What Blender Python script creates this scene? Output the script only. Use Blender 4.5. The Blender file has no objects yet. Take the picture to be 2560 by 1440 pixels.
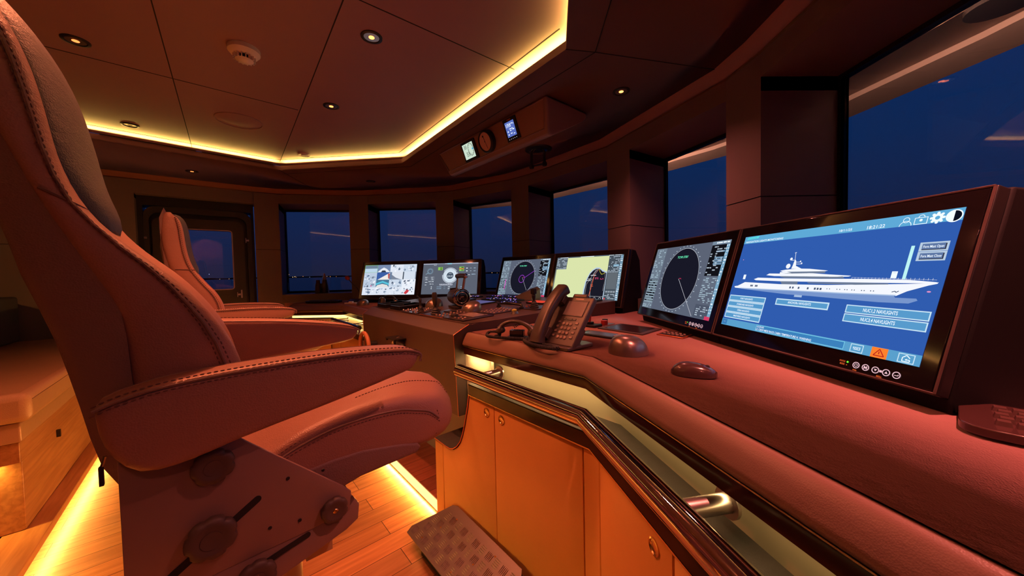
import bpy, bmesh, math, random
from mathutils import Vector, Matrix, Euler
R = math.radians
pi = math.pi
random.seed(7)
scene = bpy.context.scene
COL = scene.collection

# ------------------------------------------------------------------ camera
CAMZ = 1.12
cam_d = bpy.data.cameras.new('camera')
cam_d.sensor_width = 36.0
cam_d.lens = 870.0 / 2560.0 * 36.0
cam_d.shift_y = -(720 - 709.44) / 2560.0
cam_d.clip_start = 0.02
cam_d.clip_end = 20000
cam = bpy.data.objects.new('camera', cam_d)
COL.objects.link(cam)
_p, _r = R(1.8715), R(-1.2404)
_right = Vector((1, 0, 0)); _fwd = Vector((0, math.cos(_p), -math.sin(_p))); _up = Vector((0, math.sin(_p), math.cos(_p)))
_r2 = _right * math.cos(_r) + _up * math.sin(_r)
_u2 = _right * -math.sin(_r) + _up * math.cos(_r)
mw = Matrix((_r2, _u2, -_fwd)).transposed().to_4x4()
mw.translation = Vector((0, 0, CAMZ))
cam.matrix_world = mw
scene.camera = cam

# ------------------------------------------------------------------ colour management, exposure
vs = scene.view_settings
vs.view_transform = 'Standard'
vs.look = 'None'
vs.exposure = 0.0
vs.gamma = 1.0
vs.use_curve_mapping = False
scene.cycles.max_bounces = 7
scene.cycles.diffuse_bounces = 4
scene.cycles.glossy_bounces = 4
scene.cycles.transmission_bounces = 6
scene.cycles.transparent_max_bounces = 12
scene.cycles.caustics_reflective = False
scene.cycles.caustics_refractive = False
scene.cycles.sample_clamp_indirect = 4.0
scene.cycles.use_denoising = True

# ------------------------------------------------------------------ world: clear dusk sky
world = bpy.data.worlds.new('dusk_sky'); scene.world = world; world.use_nodes = True
nt = world.node_tree; nt.nodes.clear()
tc = nt.nodes.new('ShaderNodeTexCoord'); sx = nt.nodes.new('ShaderNodeSeparateXYZ')
rp = nt.nodes.new('ShaderNodeValToRGB'); bg = nt.nodes.new('ShaderNodeBackground'); wo = nt.nodes.new('ShaderNodeOutputWorld')
nt.links.new(tc.outputs['Generated'], sx.inputs[0]); nt.links.new(sx.outputs['Z'], rp.inputs[0])
nt.links.new(rp.outputs[0], bg.inputs[0]); nt.links.new(bg.outputs[0], wo.inputs[0])
cr = rp.color_ramp
cr.elements[0].position = 0.0; cr.elements[0].color = (.0095, .014, .044, 1)
cr.elements[1].position = 0.6; cr.elements[1].color = (.0028, .026, .135, 1)
e = cr.elements.new(0.06); e.color = (.0085, .015, .058, 1)
e = cr.elements.new(0.25); e.color = (.0042, .021, .092, 1)
bg.inputs[1].default_value = 1.1

# ------------------------------------------------------------------ ship axes: s = towards the bow, t = towards port
TH = R(41)
FV = Vector((math.cos(TH), math.sin(TH), 0)); PV = Vector((-math.sin(TH), math.cos(TH), 0))
def S(s, t, z=0.0):
    return Vector((FV.x * s + PV.x * t, FV.y * s + PV.y * t, z))
def S2(s, t):
    return (FV.x * s + PV.x * t, FV.y * s + PV.y * t)
def srgb(r, g, b):
    f = lambda c: (c / 12.92 if c <= .04045 else ((c + .055) / 1.055) ** 2.4)
    return (f(r / 255), f(g / 255), f(b / 255), 1)

# ------------------------------------------------------------------ large lights (ceiling spots, cove strips, shelf strips)
RED = (1.0, .23, .175)
WARM = (1.0, .52, .11)
AMBER = (1.0, .40, .08)
ORG = (1.0, .235, .10)
COVE = (1.0, .60, .13)
AMB2 = (1.0, .36, .10)
def light_area(name, a, b, width, power, color, direction, spread=180):
    """strip light between points a and b, shining along direction"""
    a = Vector(a); b = Vector(b); d = Vector(direction).normalized()
    L = bpy.data.lights.new(name, 'AREA'); L.shape = 'RECTANGLE'
    L.size = (b - a).length; L.size_y = width; L.energy = power; L.color = color; L.spread = R(spread)
    o = bpy.data.objects.new(name, L); COL.objects.link(o)
    x = (b - a).normalized(); z = -(d - x * d.dot(x)).normalized(); y = z.cross(x)
    m = Matrix((x, y, z)).transposed().to_4x4(); m.translation = (a + b) / 2
    o.matrix_world = m
    o['kind'] = 'structure'
    return o
def light_spot(name, p, power, color, angle=110, blend=.6, radius=.02, direction=(0, 0, -1)):
    L = bpy.data.lights.new(name, 'SPOT'); L.energy = power; L.color = color; L.spot_size = R(angle); L.spot_blend = blend
    L.shadow_soft_size = radius
    o = bpy.data.objects.new(name, L); COL.objects.link(o); o.location = p
    o.rotation_euler = Vector(direction).to_track_quat('-Z', 'Y').to_euler()
    o['kind'] = 'structure'
    return o
CEIL, SOFF = 2.14, 2.06
# lip of the raised ceiling field, going round (x, y)
LIP = [(-4.2, .80), (-2.763, 2.298), (-2.016, 3.079), (-.908, 2.966), (.25, 1.506), (.12, .41), (-1.90, -1.70), (-4.2, .80)]
def cove_run(i):
    a = Vector(LIP[i]); b = Vector(LIP[i + 1]); d = (b - a).normalized(); out = Vector((-d.y, d.x))
    return a, b, d, out
for i in range(7):
    a, b, d, out = cove_run(i)
    a2 = a + out * .05; b2 = b + out * .05
    light_area('cove_strip', (a2.x, a2.y, SOFF + .043), (b2.x, b2.y, SOFF + .043), .02, 5.6 * (b - a).length, COVE, (-out.x * .45, -out.y * .45, 1), 132)
# ceiling spots: (x, y, ceiling z, power)
SPOTS = [(-1.822, 1.505, CEIL, 16, ORG, 110), (-.578, 1.523, CEIL, 50, ORG, 130), (-1.06, 2.12, CEIL, 42, ORG, 130), (.596, 1.862, SOFF, 34, RED, 130),
         (-2.762, 3.06, SOFF, 6, WARM, 60), (-.85, 1.00, CEIL, 95, ORG, 110), (.74, .42, SOFF, 135, RED, 104), (-1.3, -.2, CEIL, 12, ORG, 110),
         (.45, -.75, SOFF, 32, RED, 150), (-.25, 2.68, SOFF, 120, RED, 165), (-1.9, .6, CEIL, 5, ORG, 100)]
for x, y, z, pw, col, ang in SPOTS:
    light_spot('ceiling_spot', (x, y, z - .012), pw, col, angle=ang, blend=1.0, radius=.018)
# ------------------------------------------------------------------ materials
MATS = {}
def mat(name, color, rough=.5, metal=0.0, var=.0, vscale=8, bump=.0, bscale=200, spec=.5, coat=0, sheen=0, stretch=None):
    if name in MATS: return MATS[name]
    m = bpy.data.materials.new(name); m.use_nodes = True
    n = m.node_tree; b = n.nodes['Principled BSDF']
    c = tuple(color[:3]) + (1,)
    b.inputs['Base Color'].default_value = c; b.inputs['Roughness'].default_value = rough; b.inputs['Metallic'].default_value = metal
    b.inputs['Specular IOR Level'].default_value = spec
    if coat: b.inputs['Coat Weight'].default_value = coat; b.inputs['Coat Roughness'].default_value = .08
    if sheen: b.inputs['Sheen Weight'].default_value = sheen
    tcn = n.nodes.new('ShaderNodeTexCoord'); vec = tcn.outputs['Object']
    if stretch:
        mp = n.nodes.new('ShaderNodeMapping'); mp.inputs['Scale'].default_value = stretch; n.links.new(vec, mp.inputs[0]); vec = mp.outputs[0]
    if var:
        no = n.nodes.new('ShaderNodeTexNoise'); no.inputs['Scale'].default_value = vscale; no.inputs['Detail'].default_value = 4
        n.links.new(vec, no.inputs['Vector'])
        mx = n.nodes.new('ShaderNodeMix'); mx.data_type = 'RGBA'
        mx.inputs[6].default_value = tuple(x * (1 - var) for x in c[:3]) + (1,); mx.inputs[7].default_value = tuple(min(1, x * (1 + var)) for x in c[:3]) + (1,)
        n.links.new(no.outputs[0], mx.inputs[0]); n.links.new(mx.outputs[2], b.inputs['Base Color'])
    if bump:
        no = n.nodes.new('ShaderNodeTexNoise'); no.inputs['Scale'].default_value = bscale; no.inputs['Detail'].default_value = 3
        n.links.new(vec, no.inputs['Vector'])
        bp = n.nodes.new('ShaderNodeBump'); bp.inputs['Strength'].default_value = bump; bp.inputs['Distance'].default_value = .002
        n.links.new(no.outputs[0], bp.inputs['Height']); n.links.new(bp.outputs[0], b.inputs['Normal'])
    MATS[name] = m
    return m
def emit(rgb, k=1.0):
    key = 'glow_%d_%d_%d_%d' % (rgb[0], rgb[1], rgb[2], int(k * 100))
    if key in MATS: return MATS[key]
    m = bpy.data.materials.new(key); m.use_nodes = True; n = m.node_tree; n.nodes.clear()
    em = n.nodes.new('ShaderNodeEmission'); o = n.nodes.new('ShaderNodeOutputMaterial')
    em.inputs[0].default_value = srgb(*rgb); em.inputs[1].default_value = k
    n.links.new(em.outputs[0], o.inputs[0]); MATS[key] = m
    return m
def leather(name, color, rough=.42, grain=420, strength=.35):
    if name in MATS: return MATS[name]
    m = mat(name, color, rough, var=.12, vscale=5)
    n = m.node_tree; b = n.nodes['Principled BSDF']
    tcn = n.nodes.new('ShaderNodeTexCoord')
    vo = n.nodes.new('ShaderNodeTexVoronoi'); vo.inputs['Scale'].default_value = grain
    no = n.nodes.new('ShaderNodeTexNoise'); no.inputs['Scale'].default_value = 26; no.inputs['Detail'].default_value = 6
    mp = n.nodes.new('ShaderNodeMapping'); mp.inputs['Scale'].default_value = (1, 1, 3)
    n.links.new(tcn.outputs['Object'], vo.inputs['Vector']); n.links.new(tcn.outputs['Object'], mp.inputs[0]); n.links.new(mp.outputs[0], no.inputs['Vector'])
    b1 = n.nodes.new('ShaderNodeBump'); b1.inputs['Strength'].default_value = strength; b1.inputs['Distance'].default_value = .0012
    b2 = n.nodes.new('ShaderNodeBump'); b2.inputs['Strength'].default_value = strength * .8; b2.inputs['Distance'].default_value = .004
    n.links.new(vo.outputs['Distance'], b1.inputs['Height']); n.links.new(no.outputs[0], b2.inputs['Height'])
    n.links.new(b2.outputs[0], b1.inputs['Normal']); n.links.new(b1.outputs[0], b.inputs['Normal'])
    return m
def wood(name, c1, c2, plank=None, rot=0, rough=.35, gap=(.05, .02, .01)):
    """oak: stretched noise grain, optional plank joints; plank = (length, width)"""
    if name in MATS: return MATS[name]
    m = bpy.data.materials.new(name); m.use_nodes = True; n = m.node_tree; b = n.nodes['Principled BSDF']
    b.inputs['Roughness'].default_value = rough
    tcn = n.nodes.new('ShaderNodeTexCoord'); rt = n.nodes.new('ShaderNodeMapping'); rt.inputs['Rotation'].default_value = (0, 0, rot)
    n.links.new(tcn.outputs['Object'], rt.inputs[0])
    mp = n.nodes.new('ShaderNodeMapping'); mp.inputs['Scale'].default_value = (2.2, 30, 30)
    n.links.new(rt.outputs[0], mp.inputs[0])
    no = n.nodes.new('ShaderNodeTexNoise'); no.inputs['Scale'].default_value = 1.6; no.inputs['Detail'].default_value = 7; no.inputs['Distortion'].default_value = .6
    n.links.new(mp.outputs[0], no.inputs['Vector'])
    rp = n.nodes.new('ShaderNodeValToRGB'); rp.color_ramp.elements[0].position = .35; rp.color_ramp.elements[1].position = .68
    rp.color_ramp.elements[0].color = c1 + (1,); rp.color_ramp.elements[1].color = c2 + (1,)
    n.links.new(no.outputs[0], rp.inputs[0]); outc = rp.outputs[0]
    if plank:
        br = n.nodes.new('ShaderNodeTexBrick'); br.inputs['Scale'].default_value = 1; br.inputs['Brick Width'].default_value = plank[0]; br.inputs['Row Height'].default_value = plank[1]
        br.inputs['Mortar Size'].default_value = .0016; br.inputs['Color1'].default_value = (.72, .72, .72, 1); br.inputs['Color2'].default_value = (1.15, 1.1, 1.05, 1)
        br.inputs['Mortar'].default_value = (.12, .08, .06, 1); br.inputs['Mortar Smooth'].default_value = .2
        n.links.new(rt.outputs[0], br.inputs['Vector'])
        mx = n.nodes.new('ShaderNodeMix'); mx.data_type = 'RGBA'; mx.blend_type = 'MULTIPLY'; mx.inputs[0].default_value = 1
        n.links.new(rp.outputs[0], mx.inputs[6]); n.links.new(br.outputs[0], mx.inputs[7]); outc = mx.outputs[2]
    n.links.new(outc, b.inputs['Base Color'])
    bp = n.nodes.new('ShaderNodeBump'); bp.inputs['Strength'].default_value = .15; bp.inputs['Distance'].default_value = .001
    n.links.new(no.outputs[0], bp.inputs['Height']); n.links.new(bp.outputs[0], b.inputs['Normal'])
    MATS[name] = m
    return m
def pane_mat(name, rough=0.0, tint=(1, 1, 1)):
    if name in MATS: return MATS[name]
    m = bpy.data.materials.new(name); m.use_nodes = True; n = m.node_tree; n.nodes.clear()
    fr = n.nodes.new('ShaderNodeFresnel'); fr.inputs[0].default_value = 1.5
    ge = n.nodes.new('ShaderNodeNewGeometry'); mr = n.nodes.new('ShaderNodeMapRange')
    mr.inputs['To Min'].default_value = 1.5; mr.inputs['To Max'].default_value = 1 / 1.5
    n.links.new(ge.outputs['Backfacing'], mr.inputs[0]); n.links.new(mr.outputs[0], fr.inputs[0])
    mt = n.nodes.new('ShaderNodeMath'); mt.operation = 'MULTIPLY'; mt.inputs[1].default_value = 2.0
    tr = n.nodes.new('ShaderNodeBsdfTransparent'); tr.inputs[0].default_value = tint + (1,)
    gl = n.nodes.new('ShaderNodeBsdfGlossy'); gl.inputs['Roughness'].default_value = rough
    ms = n.nodes.new('ShaderNodeMixShader'); o = n.nodes.new('ShaderNodeOutputMaterial')
    n.links.new(fr.outputs[0], mt.inputs[0]); n.links.new(mt.outputs[0], ms.inputs[0]); n.links.new(tr.outputs[0], ms.inputs[1]); n.links.new(gl.outputs[0], ms.inputs[2])
    n.links.new(ms.outputs[0], o.inputs[0]); MATS[name] = m
    return m

M_ceil = mat('ceiling_panel', (.27, .165, .195), .55, var=.05, vscale=3, bump=.08, bscale=300)
M_seam = mat('seam_gap', (.01, .008, .008), .8)
M_wall = mat('wall_panel', (.21, .165, .16), .5, var=.06, vscale=4, bump=.12, bscale=260)
M_trimred = mat('cornice_wood', (.34, .15, .10), .42, var=.12, vscale=6, stretch=(1, 1, 8))
M_black = mat('black_satin', (.012, .011, .012), .38)
M_blackgloss = mat('black_gloss', (.008, .006, .007), .06, coat=.6)
M_dark = mat('dark_plastic', (.03, .026, .025), .42, bump=.1, bscale=900)
M_housing = mat('housing_paint', (.008, .007, .008), .7, bump=.1, bscale=600, spec=.2)
M_gloss = mat('dark_lacquer', (.045, .012, .010), .12, spec=.22)
M_brass = mat('brass_line', (.80, .55, .25), .25, metal=1)
M_chrome = mat('polished_chrome', (.70, .62, .58), .045, metal=1)
M_steel = mat('brushed_steel', (.55, .48, .45), .3, metal=1)
M_chair = leather('chair_leather', (.32, .165, .125))
M_chair_dk = leather('chair_shell_leather', (.20, .12, .105), .5)
M_slate = leather('slate_leather', (.055, .058, .066), .5)
M_stitch = mat('stitch_thread', (.13, .06, .05), .6)
M_frame = mat('chair_frame_paint', (.28, .185, .16), .42, metal=.2, bump=.12, bscale=900)
M_knob = mat('knob_rubber', (.085, .058, .05), .48, bump=.1, bscale=500)
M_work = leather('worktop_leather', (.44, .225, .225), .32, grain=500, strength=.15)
M_work_shade = leather('worktop_leather_shaded', (.20, .115, .088), .36, grain=480, strength=.14)  # worktop leather darkened: shade on the desk edge put into the colour
M_over = mat('overhead_paint', (.27, .17, .145), .45, bump=.1, bscale=500)
M_console = mat('console_paint', (.085, .055, .048), .42, bump=.18, bscale=500, var=.05)
M_beige = mat('beige_panel', (.46, .39, .27), .4)
M_door = leather('cabinet_leather', (.80, .42, .11), .42, grain=600, strength=.12)
M_ledge = mat('dark_ledge', (.035, .032, .03), .5, bump=.3, bscale=400, var=.3, vscale=50)
M_oak = wood('oak_floor', (.34, .145, .05), (.50, .24, .10), plank=(1.1, .105), rot=-TH)
M_oakp = wood('oak_panel', (.36, .16, .055), (.52, .26, .10), rot=-TH + pi / 2)
M_tan = leather('tan_leather', (.52, .32, .17), .3)
M_white = mat('white_plastic', (.88, .80, .74), .4)
M_tread = mat('tread_aluminium', (.15, .125, .12), .38, metal=.6)
M_glass = pane_mat('window_glass')
M_eave = mat('eave_paint', (.34, .25, .22), .5)
M_phone = mat('phone_plastic', (.065, .048, .043), .34, bump=.08, bscale=900)
M_key = mat('phone_keys', (.22, .16, .14), .35)
M_lcd = mat('unlit_lcd', (.28, .24, .24), .15)
M_metalcap = mat('trackball_shell', (.26, .20, .18), .30, metal=.75)
M_rubber = mat('black_rubber', (.02, .02, .02), .6)
M_red = mat('red_plastic', (.55, .04, .03), .35)
M_yellow = mat('yellow_plastic', (.65, .62, .08), .35)

# ------------------------------------------------------------------ mesh builder
class B:
    def __init__(self): self.v = []; self.f = []; self.m = []; self.mats = []
    def mi(self, m):
        if m not in self.mats: self.mats.append(m)
        return self.mats.index(m)
    def add(self, vs, fs, m):
        o = len(self.v); k = self.mi(m)
        self.v += [tuple(p) for p in vs]
        for f in fs: self.f.append([i + o for i in f]); self.m.append(k)
    def face(self, pts, m): self.add(pts, [list(range(len(pts)))], m)
    def prism(self, poly, z0, z1, m, xf=None):
        """poly 2D (ccw) from z0 to z1; z0/z1 may be functions of (x, y)"""
        a = sum(poly[i][0] * poly[(i + 1) % len(poly)][1] - poly[(i + 1) % len(poly)][0] * poly[i][1] for i in range(len(poly)))
        if a < 0: poly = poly[::-1]
        n = len(poly); f0 = z0 if callable(z0) else (lambda x, y: z0); f1 = z1 if callable(z1) else (lambda x, y: z1)
        vs = [Vector((x, y, f0(x, y))) for x, y in poly] + [Vector((x, y, f1(x, y))) for x, y in poly]
        if xf: vs = [xf(p) for p in vs]
        fs = [list(range(n))[::-1], [n + i for i in range(n)]] + [[i, (i + 1) % n, n + (i + 1) % n, n + i] for i in range(n)]
        self.add(vs, fs, m)
    def box(self, c, s, m, rz=0, xf=None):
        c = Vector(c); q = Matrix.Rotation(rz, 3, 'Z')
        vs = []
        for z in (-.5, .5):
            for x, y in ((-.5, -.5), (.5, -.5), (.5, .5), (-.5, .5)):
                p = q @ Vector((x * s[0], y * s[1], z * s[2])) + c
                vs.append(xf(p) if xf else p)
        self.add(vs, [[3, 2, 1, 0], [4, 5, 6, 7], [0, 1, 5, 4], [1, 2, 6, 5], [2, 3, 7, 6], [3, 0, 4, 7]], m)
    def rings(self, rings, m, cap0=True, cap1=True, close=True):
        n = len(rings[0]); vs = [p for r in rings for p in r]; fs = []
        for i in range(len(rings) - 1):
            for j in range(n if close else n - 1):
                k = (j + 1) % n
                fs.append([i * n + j, i * n + k, (i + 1) * n + k, (i + 1) * n + j])
        if cap0: fs.append(list(range(n))[::-1])
        if cap1: fs.append([(len(rings) - 1) * n + j for j in range(n)])
        self.add(vs, fs, m)
    def lathe(self, prof, m, o=(0, 0, 0), axis=(0, 0, 1), n=24, mod=None):
        """prof: list of (r, h) along axis from o; mod(angle, r) -> radius"""
        o = Vector(o); a = Vector(axis).normalized(); q = Vector((0, 0, 1)).rotation_difference(a)
        rs = []
        for r, h in prof:
            rs.append([o + q @ Vector(((mod(2 * pi * j / n, r) if mod else r) * math.cos(2 * pi * j / n), (mod(2 * pi * j / n, r) if mod else r) * math.sin(2 * pi * j / n), h)) for j in range(n)])
        self.rings(rs, m)
    def cyl(self, p0, p1, r, m, n=16, r2=None):
        p0 = Vector(p0); p1 = Vector(p1); d = p1 - p0
        self.lathe([(r, 0), (r if r2 is None else r2, d.length)], m, p0, d, n)
    def tube(self, pts, r, m, n=8, closed=False):
        pts = [Vector(p) for p in pts]; N = len(pts); rs = []
        t0 = (pts[1] - pts[0]).normalized(); u = t0.orthogonal().normalized()
        for i, p in enumerate(pts):
            if closed: t = (pts[(i + 1) % N] - pts[i - 1]).normalized()
            elif i == 0: t = t0
            elif i == N - 1: t = (pts[-1] - pts[-2]).normalized()
            else: t = ((pts[i + 1] - p).normalized() + (p - pts[i - 1]).normalized()).normalized()
            u = (u - t * u.dot(t)).normalized(); w = t.cross(u)
            rr = r(i / (N - 1)) if callable(r) else r
            rs.append([p + (u * math.cos(2 * pi * j / n) + w * math.sin(2 * pi * j / n)) * rr for j in range(n)])
        if closed: rs.append(rs[0]); self.rings(rs, m, False, False)
        else: self.rings(rs, m)
    def sweep(self, path, prof, m, closed_prof=True, caps=True):
        """prof [(u, z)] carried along a 2D path with mitred corners; u is measured to the left of travel"""
        P = [Vector(p) for p in path]; rs = []
        for i, p in enumerate(P):
            d0 = (P[i] - P[i - 1]).normalized() if i else (P[1] - P[0]).normalized()
            d1 = (P[i + 1] - P[i]).normalized() if i < len(P) - 1 else d0
            n0 = Vector((-d0.y, d0.x)); n1 = Vector((-d1.y, d1.x)); b = (n0 + n1).normalized(); k = 1 / max(.3, b.dot(n0))
            rs.append([Vector((p.x + b.x * u * k, p.y + b.y * u * k, z)) for u, z in prof])
        self.rings(rs, m, caps and closed_prof, caps and closed_prof, close=closed_prof)
    def outline(self, poly, a, b, m, to3, r=.0, seg=4, mid=0):
        """side outline extruded between depths a and b with rounded rims; to3(u, v, depth)"""
        n = len(poly); ar = sum(poly[i][0] * poly[(i + 1) % n][1] - poly[(i + 1) % n][0] * poly[i][1] for i in range(n)); sg = 1 if ar > 0 else -1
        nr = []
        for i in range(n):
            p0 = Vector(poly[i - 1]); p1 = Vector(poly[i]); p2 = Vector(poly[(i + 1) % n])
            d0 = (p1 - p0).normalized(); d1 = (p2 - p1).normalized()
            q = Vector((d0.y + d1.y, -d0.x - d1.x)) * sg
            nr.append(q.normalized() if q.length > 1e-6 else Vector((0, 0)))
        lay = []
        if r > 0:
            for k in range(seg + 1):
                th = pi / 2 * k / seg; lay.append((a + r * (1 - math.sin(th)) if b > a else a - r * (1 - math.sin(th)), r * (1 - math.cos(th))))
            lay = [(a + (r - r * math.cos(pi / 2 * k / seg)) * (1 if b > a else -1), r * (1 - math.sin(pi / 2 * k / seg))) for k in range(seg + 1)]
            lay += [(a + (b - a) * (q + 1) / (mid + 1), 0) for q in range(mid)]
            lay += [(b - (r - r * math.cos(pi / 2 * k / seg)) * (1 if b > a else -1), r * (1 - math.sin(pi / 2 * k / seg))) for k in range(seg, -1, -1)]
        else: lay = [(a, 0), (b, 0)]
        rs = [[to3(poly[i][0] - nr[i].x * ins, poly[i][1] - nr[i].y * ins, dep) for i in range(n)] for dep, ins in lay]
        self.rings(rs, m)
    def build(self, name, parent=None, loc=None, rz=None, sharp=38, bevel=0, subsurf=0, smooth=True, recalc=True):
        me = bpy.data.meshes.new(name); me.from_pydata(self.v, [], self.f)
        for m in self.mats: me.materials.append(m)
        me.polygons.foreach_set('material_index', self.m)
        bm = bmesh.new(); bm.from_mesh(me)
        bmesh.ops.remove_doubles(bm, verts=bm.verts, dist=1e-6)
        if recalc: bmesh.ops.recalc_face_normals(bm, faces=bm.faces)
        for f in bm.faces: f.smooth = smooth
        for ed in bm.edges:
            if len(ed.link_faces) == 2 and ed.calc_face_angle(0) > R(sharp): ed.smooth = False
        bm.to_mesh(me); bm.free()
        o = bpy.data.objects.new(name, me); COL.objects.link(o)
        if parent: o.parent = parent
        if loc is not None: o.location = loc
        if rz is not None: o.rotation_euler = (0, 0, rz)
        if bevel:
            md = o.modifiers.new('bevel', 'BEVEL'); md.width = bevel; md.segments = 3; md.limit_method = 'ANGLE'; md.angle_limit = R(35)
            md.use_clamp_overlap = True; md.harden_normals = False
        if subsurf:
            md = o.modifiers.new('subsurf', 'SUBSURF'); md.levels = subsurf; md.render_levels = subsurf
        return o
def thing(name, label, cat, loc=(0, 0, 0), rz=0, group=None):
    o = bpy.data.objects.new(name, None); COL.objects.link(o); o.location = loc; o.rotation_euler = (0, 0, rz)
    o.empty_display_size = .1
    o['label'] = label; o['category'] = cat
    if group: o['group'] = group
    return o
def tag(o, label, cat, group=None, kind=None):
    o['label'] = label; o['category'] = cat
    if group: o['group'] = group
    if kind: o['kind'] = kind
    return o
def struct(o): o['kind'] = 'structure'; return o
def spline(pts, k=6):
    """Catmull-Rom through points (any dimension)"""
    P = [Vector(p) for p in pts]; out = []
    for i in range(len(P) - 1):
        a = P[i - 1] if i else P[0] * 2 - P[1]; b = P[i]; c = P[i + 1]; d = P[i + 2] if i + 2 < len(P) else P[-1] * 2 - P[-2]
        for j in range(k):
            t = j / k
            out.append(.5 * ((2 * b) + (c - a) * t + (2 * a - 5 * b + 4 * c - d) * t * t + (3 * b - a - 3 * c + d) * t ** 3))
    out.append(P[-1]); return out
def coil(path, rc, rt, turns, m, b, n=6, per=10):
    """helix of radius rc and wire rt round a path"""
    P = spline(path, 12); L = [0]
    for i in range(1, len(P)): L.append(L[-1] + (P[i] - P[i - 1]).length)
    tot = L[-1]; pts = []; u = (P[1] - P[0]).normalized().orthogonal().normalized(); N = int(turns * per); j = 0
    for k in range(N + 1):
        d = tot * k / N
        while j < len(L) - 2 and L[j + 1] < d: j += 1
        a = (d - L[j]) / max(1e-9, L[j + 1] - L[j]); p = P[j].lerp(P[j + 1], a); t = (P[j + 1] - P[j]).normalized()
        u = (u - t * u.dot(t)).normalized(); w = t.cross(u); an = 2 * pi * k / per
        pts.append(p + (u * math.cos(an) + w * math.sin(an)) * rc)
    b.tube(pts, rt, m, n)
def stitches(b, pts, m, step=.008, r=.0011, ln=.005):
    """row of separate stitches along a 3D polyline"""
    P = [Vector(p) for p in pts]; acc = 0
    for i in range(len(P) - 1):
        d = P[i + 1] - P[i]; L = d.length
        if L < 1e-6: continue
        t = d / L; x = acc
        while x < L:
            c = P[i] + t * x; b.lathe([(r * .5, -ln / 2), (r, -ln / 4), (r, ln / 4), (r * .5, ln / 2)], m, c, t, 5)
            x += step
        acc = x - L
# ------------------------------------------------------------------ room shell
HEAD, SILL, SEAM, ROOF = 1.92, .93, 1.42, 2.30
# pillars: inner left, inner right, outer right (glass corner), outer left
PIL = [((-2.685, 3.67), (-2.505, 3.79), (-2.70, 4.19), (-2.95, 4.10)),
       ((-1.81, 3.93), (-1.60, 3.94), (-1.608, 4.27), (-1.80, 4.33)),
       ((-.823, 3.858), (-.62, 3.81), (-.47, 4.169), (-.78, 4.27)),
       ((.01, 3.40), (.17, 3.25), (.433, 3.549), (.16, 3.80)),
       ((.713, 2.57), (.80, 2.34), (1.159, 2.583), (.98, 2.90)),
       ((1.048, 1.70), (1.065, 1.49), (1.439, 1.50), (1.40, 1.90)),
       ((1.03, .60), (.99, .40), (1.36, .33), (1.42, .62)),
       ((.70, -.55), (.60, -.72), (.92, -.92), (1.03, -.70))]
def shrink(poly, d):
    c = sum((Vector(p) for p in poly), Vector((0, 0))) / len(poly)
    return [tuple(Vector(p) + (c - Vector(p)).normalized() * d) for p in poly]
b = B()
for q in PIL:
    b.prism(q, 0, SEAM - .0025, M_wall); b.prism(q, SEAM + .0025, ROOF, M_wall)
    b.prism(shrink(q, .008), SEAM - .003, SEAM + .003, M_seam)
for i in range(len(PIL) - 1):
    a, c = PIL[i], PIL[i + 1]
    q = (a[1], c[0], c[3], a[2])
    b.prism(q, HEAD, ROOF, M_wall)
    b.prism(q, 0, SILL, M_wall)
struct(b.build('wall_front'))
for i in range(len(PIL) - 1):
    a, c = PIL[i], PIL[i + 1]
    p0 = Vector(a[2]); p1 = Vector(c[3]); d = (p1 - p0).normalized(); n = Vector((-d.y, d.x))  # n points outwards or inwards
    mid_in = (Vector(a[1]) + Vector(c[0])) / 2
    if (mid_in - (p0 + p1) / 2).dot(n) > 0: n = -n
    p0 = p0 - n * .03; p1 = p1 - n * .03
    fr = B(); w = .018 if i else .022
    def rect(x0, x1, z0, z1):
        q0 = p0 + d * x0; q1 = p0 + d * x1
        fr.prism([tuple(q0 - n * .012), tuple(q1 - n * .012), tuple(q1 + n * .02), tuple(q0 + n * .02)], z0, z1, M_black)
    L = (p1 - p0).length
    rect(.0, w, SILL, HEAD); rect(L - w, L, SILL, HEAD); rect(w, L - w, SILL, SILL + w); rect(w, L - w, HEAD - w, HEAD)
    g = B(); q0 = p0 + d * w; q1 = p0 + d * (L - w)
    g.prism([tuple(q0), tuple(q1), tuple(q1 + n * .010), tuple(q0 + n * .010)], SILL + w, HEAD - w, M_glass)
    win = struct(g.build('window_%d' % (i + 1), sharp=20))
    fr.build('window_frame', parent=win)
    if i == 0:
        h = B(); hp = p0 + d * .03 - n * .03
        h.box((hp.x, hp.y, 1.01), (.008, .008, .09), M_steel, rz=math.atan2(d.y, d.x))
        h.build('latch_handle', parent=win)
# port wall with the side door
A0 = Vector((-3.51, 2.97)); WD = (Vector((-2.685, 3.676)) - A0).normalized(); WN = Vector((-WD.y, WD.x))
def wp(k, off): q = A0 + WD * k + WN * off; return (q.x, q.y)
K1 = (Vector((-2.685, 3.67)) - A0).length
D0k, D1k, DT = .225, K1 - .002, 1.90
b = B()
b.prism([wp(-4.6, 0), wp(D0k, 0), wp(D0k, .36), wp(-4.6, .36)], 0, SEAM - .0025, M_wall)
b.prism([wp(-4.6, 0), wp(D0k, 0), wp(D0k, .36), wp(-4.6, .36)], SEAM + .0025, ROOF, M_wall)
b.prism([wp(-4.6, .008), wp(D0k - .008, .008), wp(D0k - .008, .3), wp(-4.6, .3)], SEAM - .003, SEAM + .003, M_seam)
b.prism([wp(D0k, 0), wp(K1, 0), wp(K1, .36), wp(D0k, .36)], DT, ROOF, M_wall)
struct(b.build('wall_port'))
aft0 = S2(-3.8, 4.6); aft1 = S2(-3.8, -1.6)
b = B(); b.prism([aft0, aft1, S2(-3.9, -1.6), S2(-3.9, 4.6)], 0, ROOF, M_wall); struct(b.build('wall_aft'))
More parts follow.
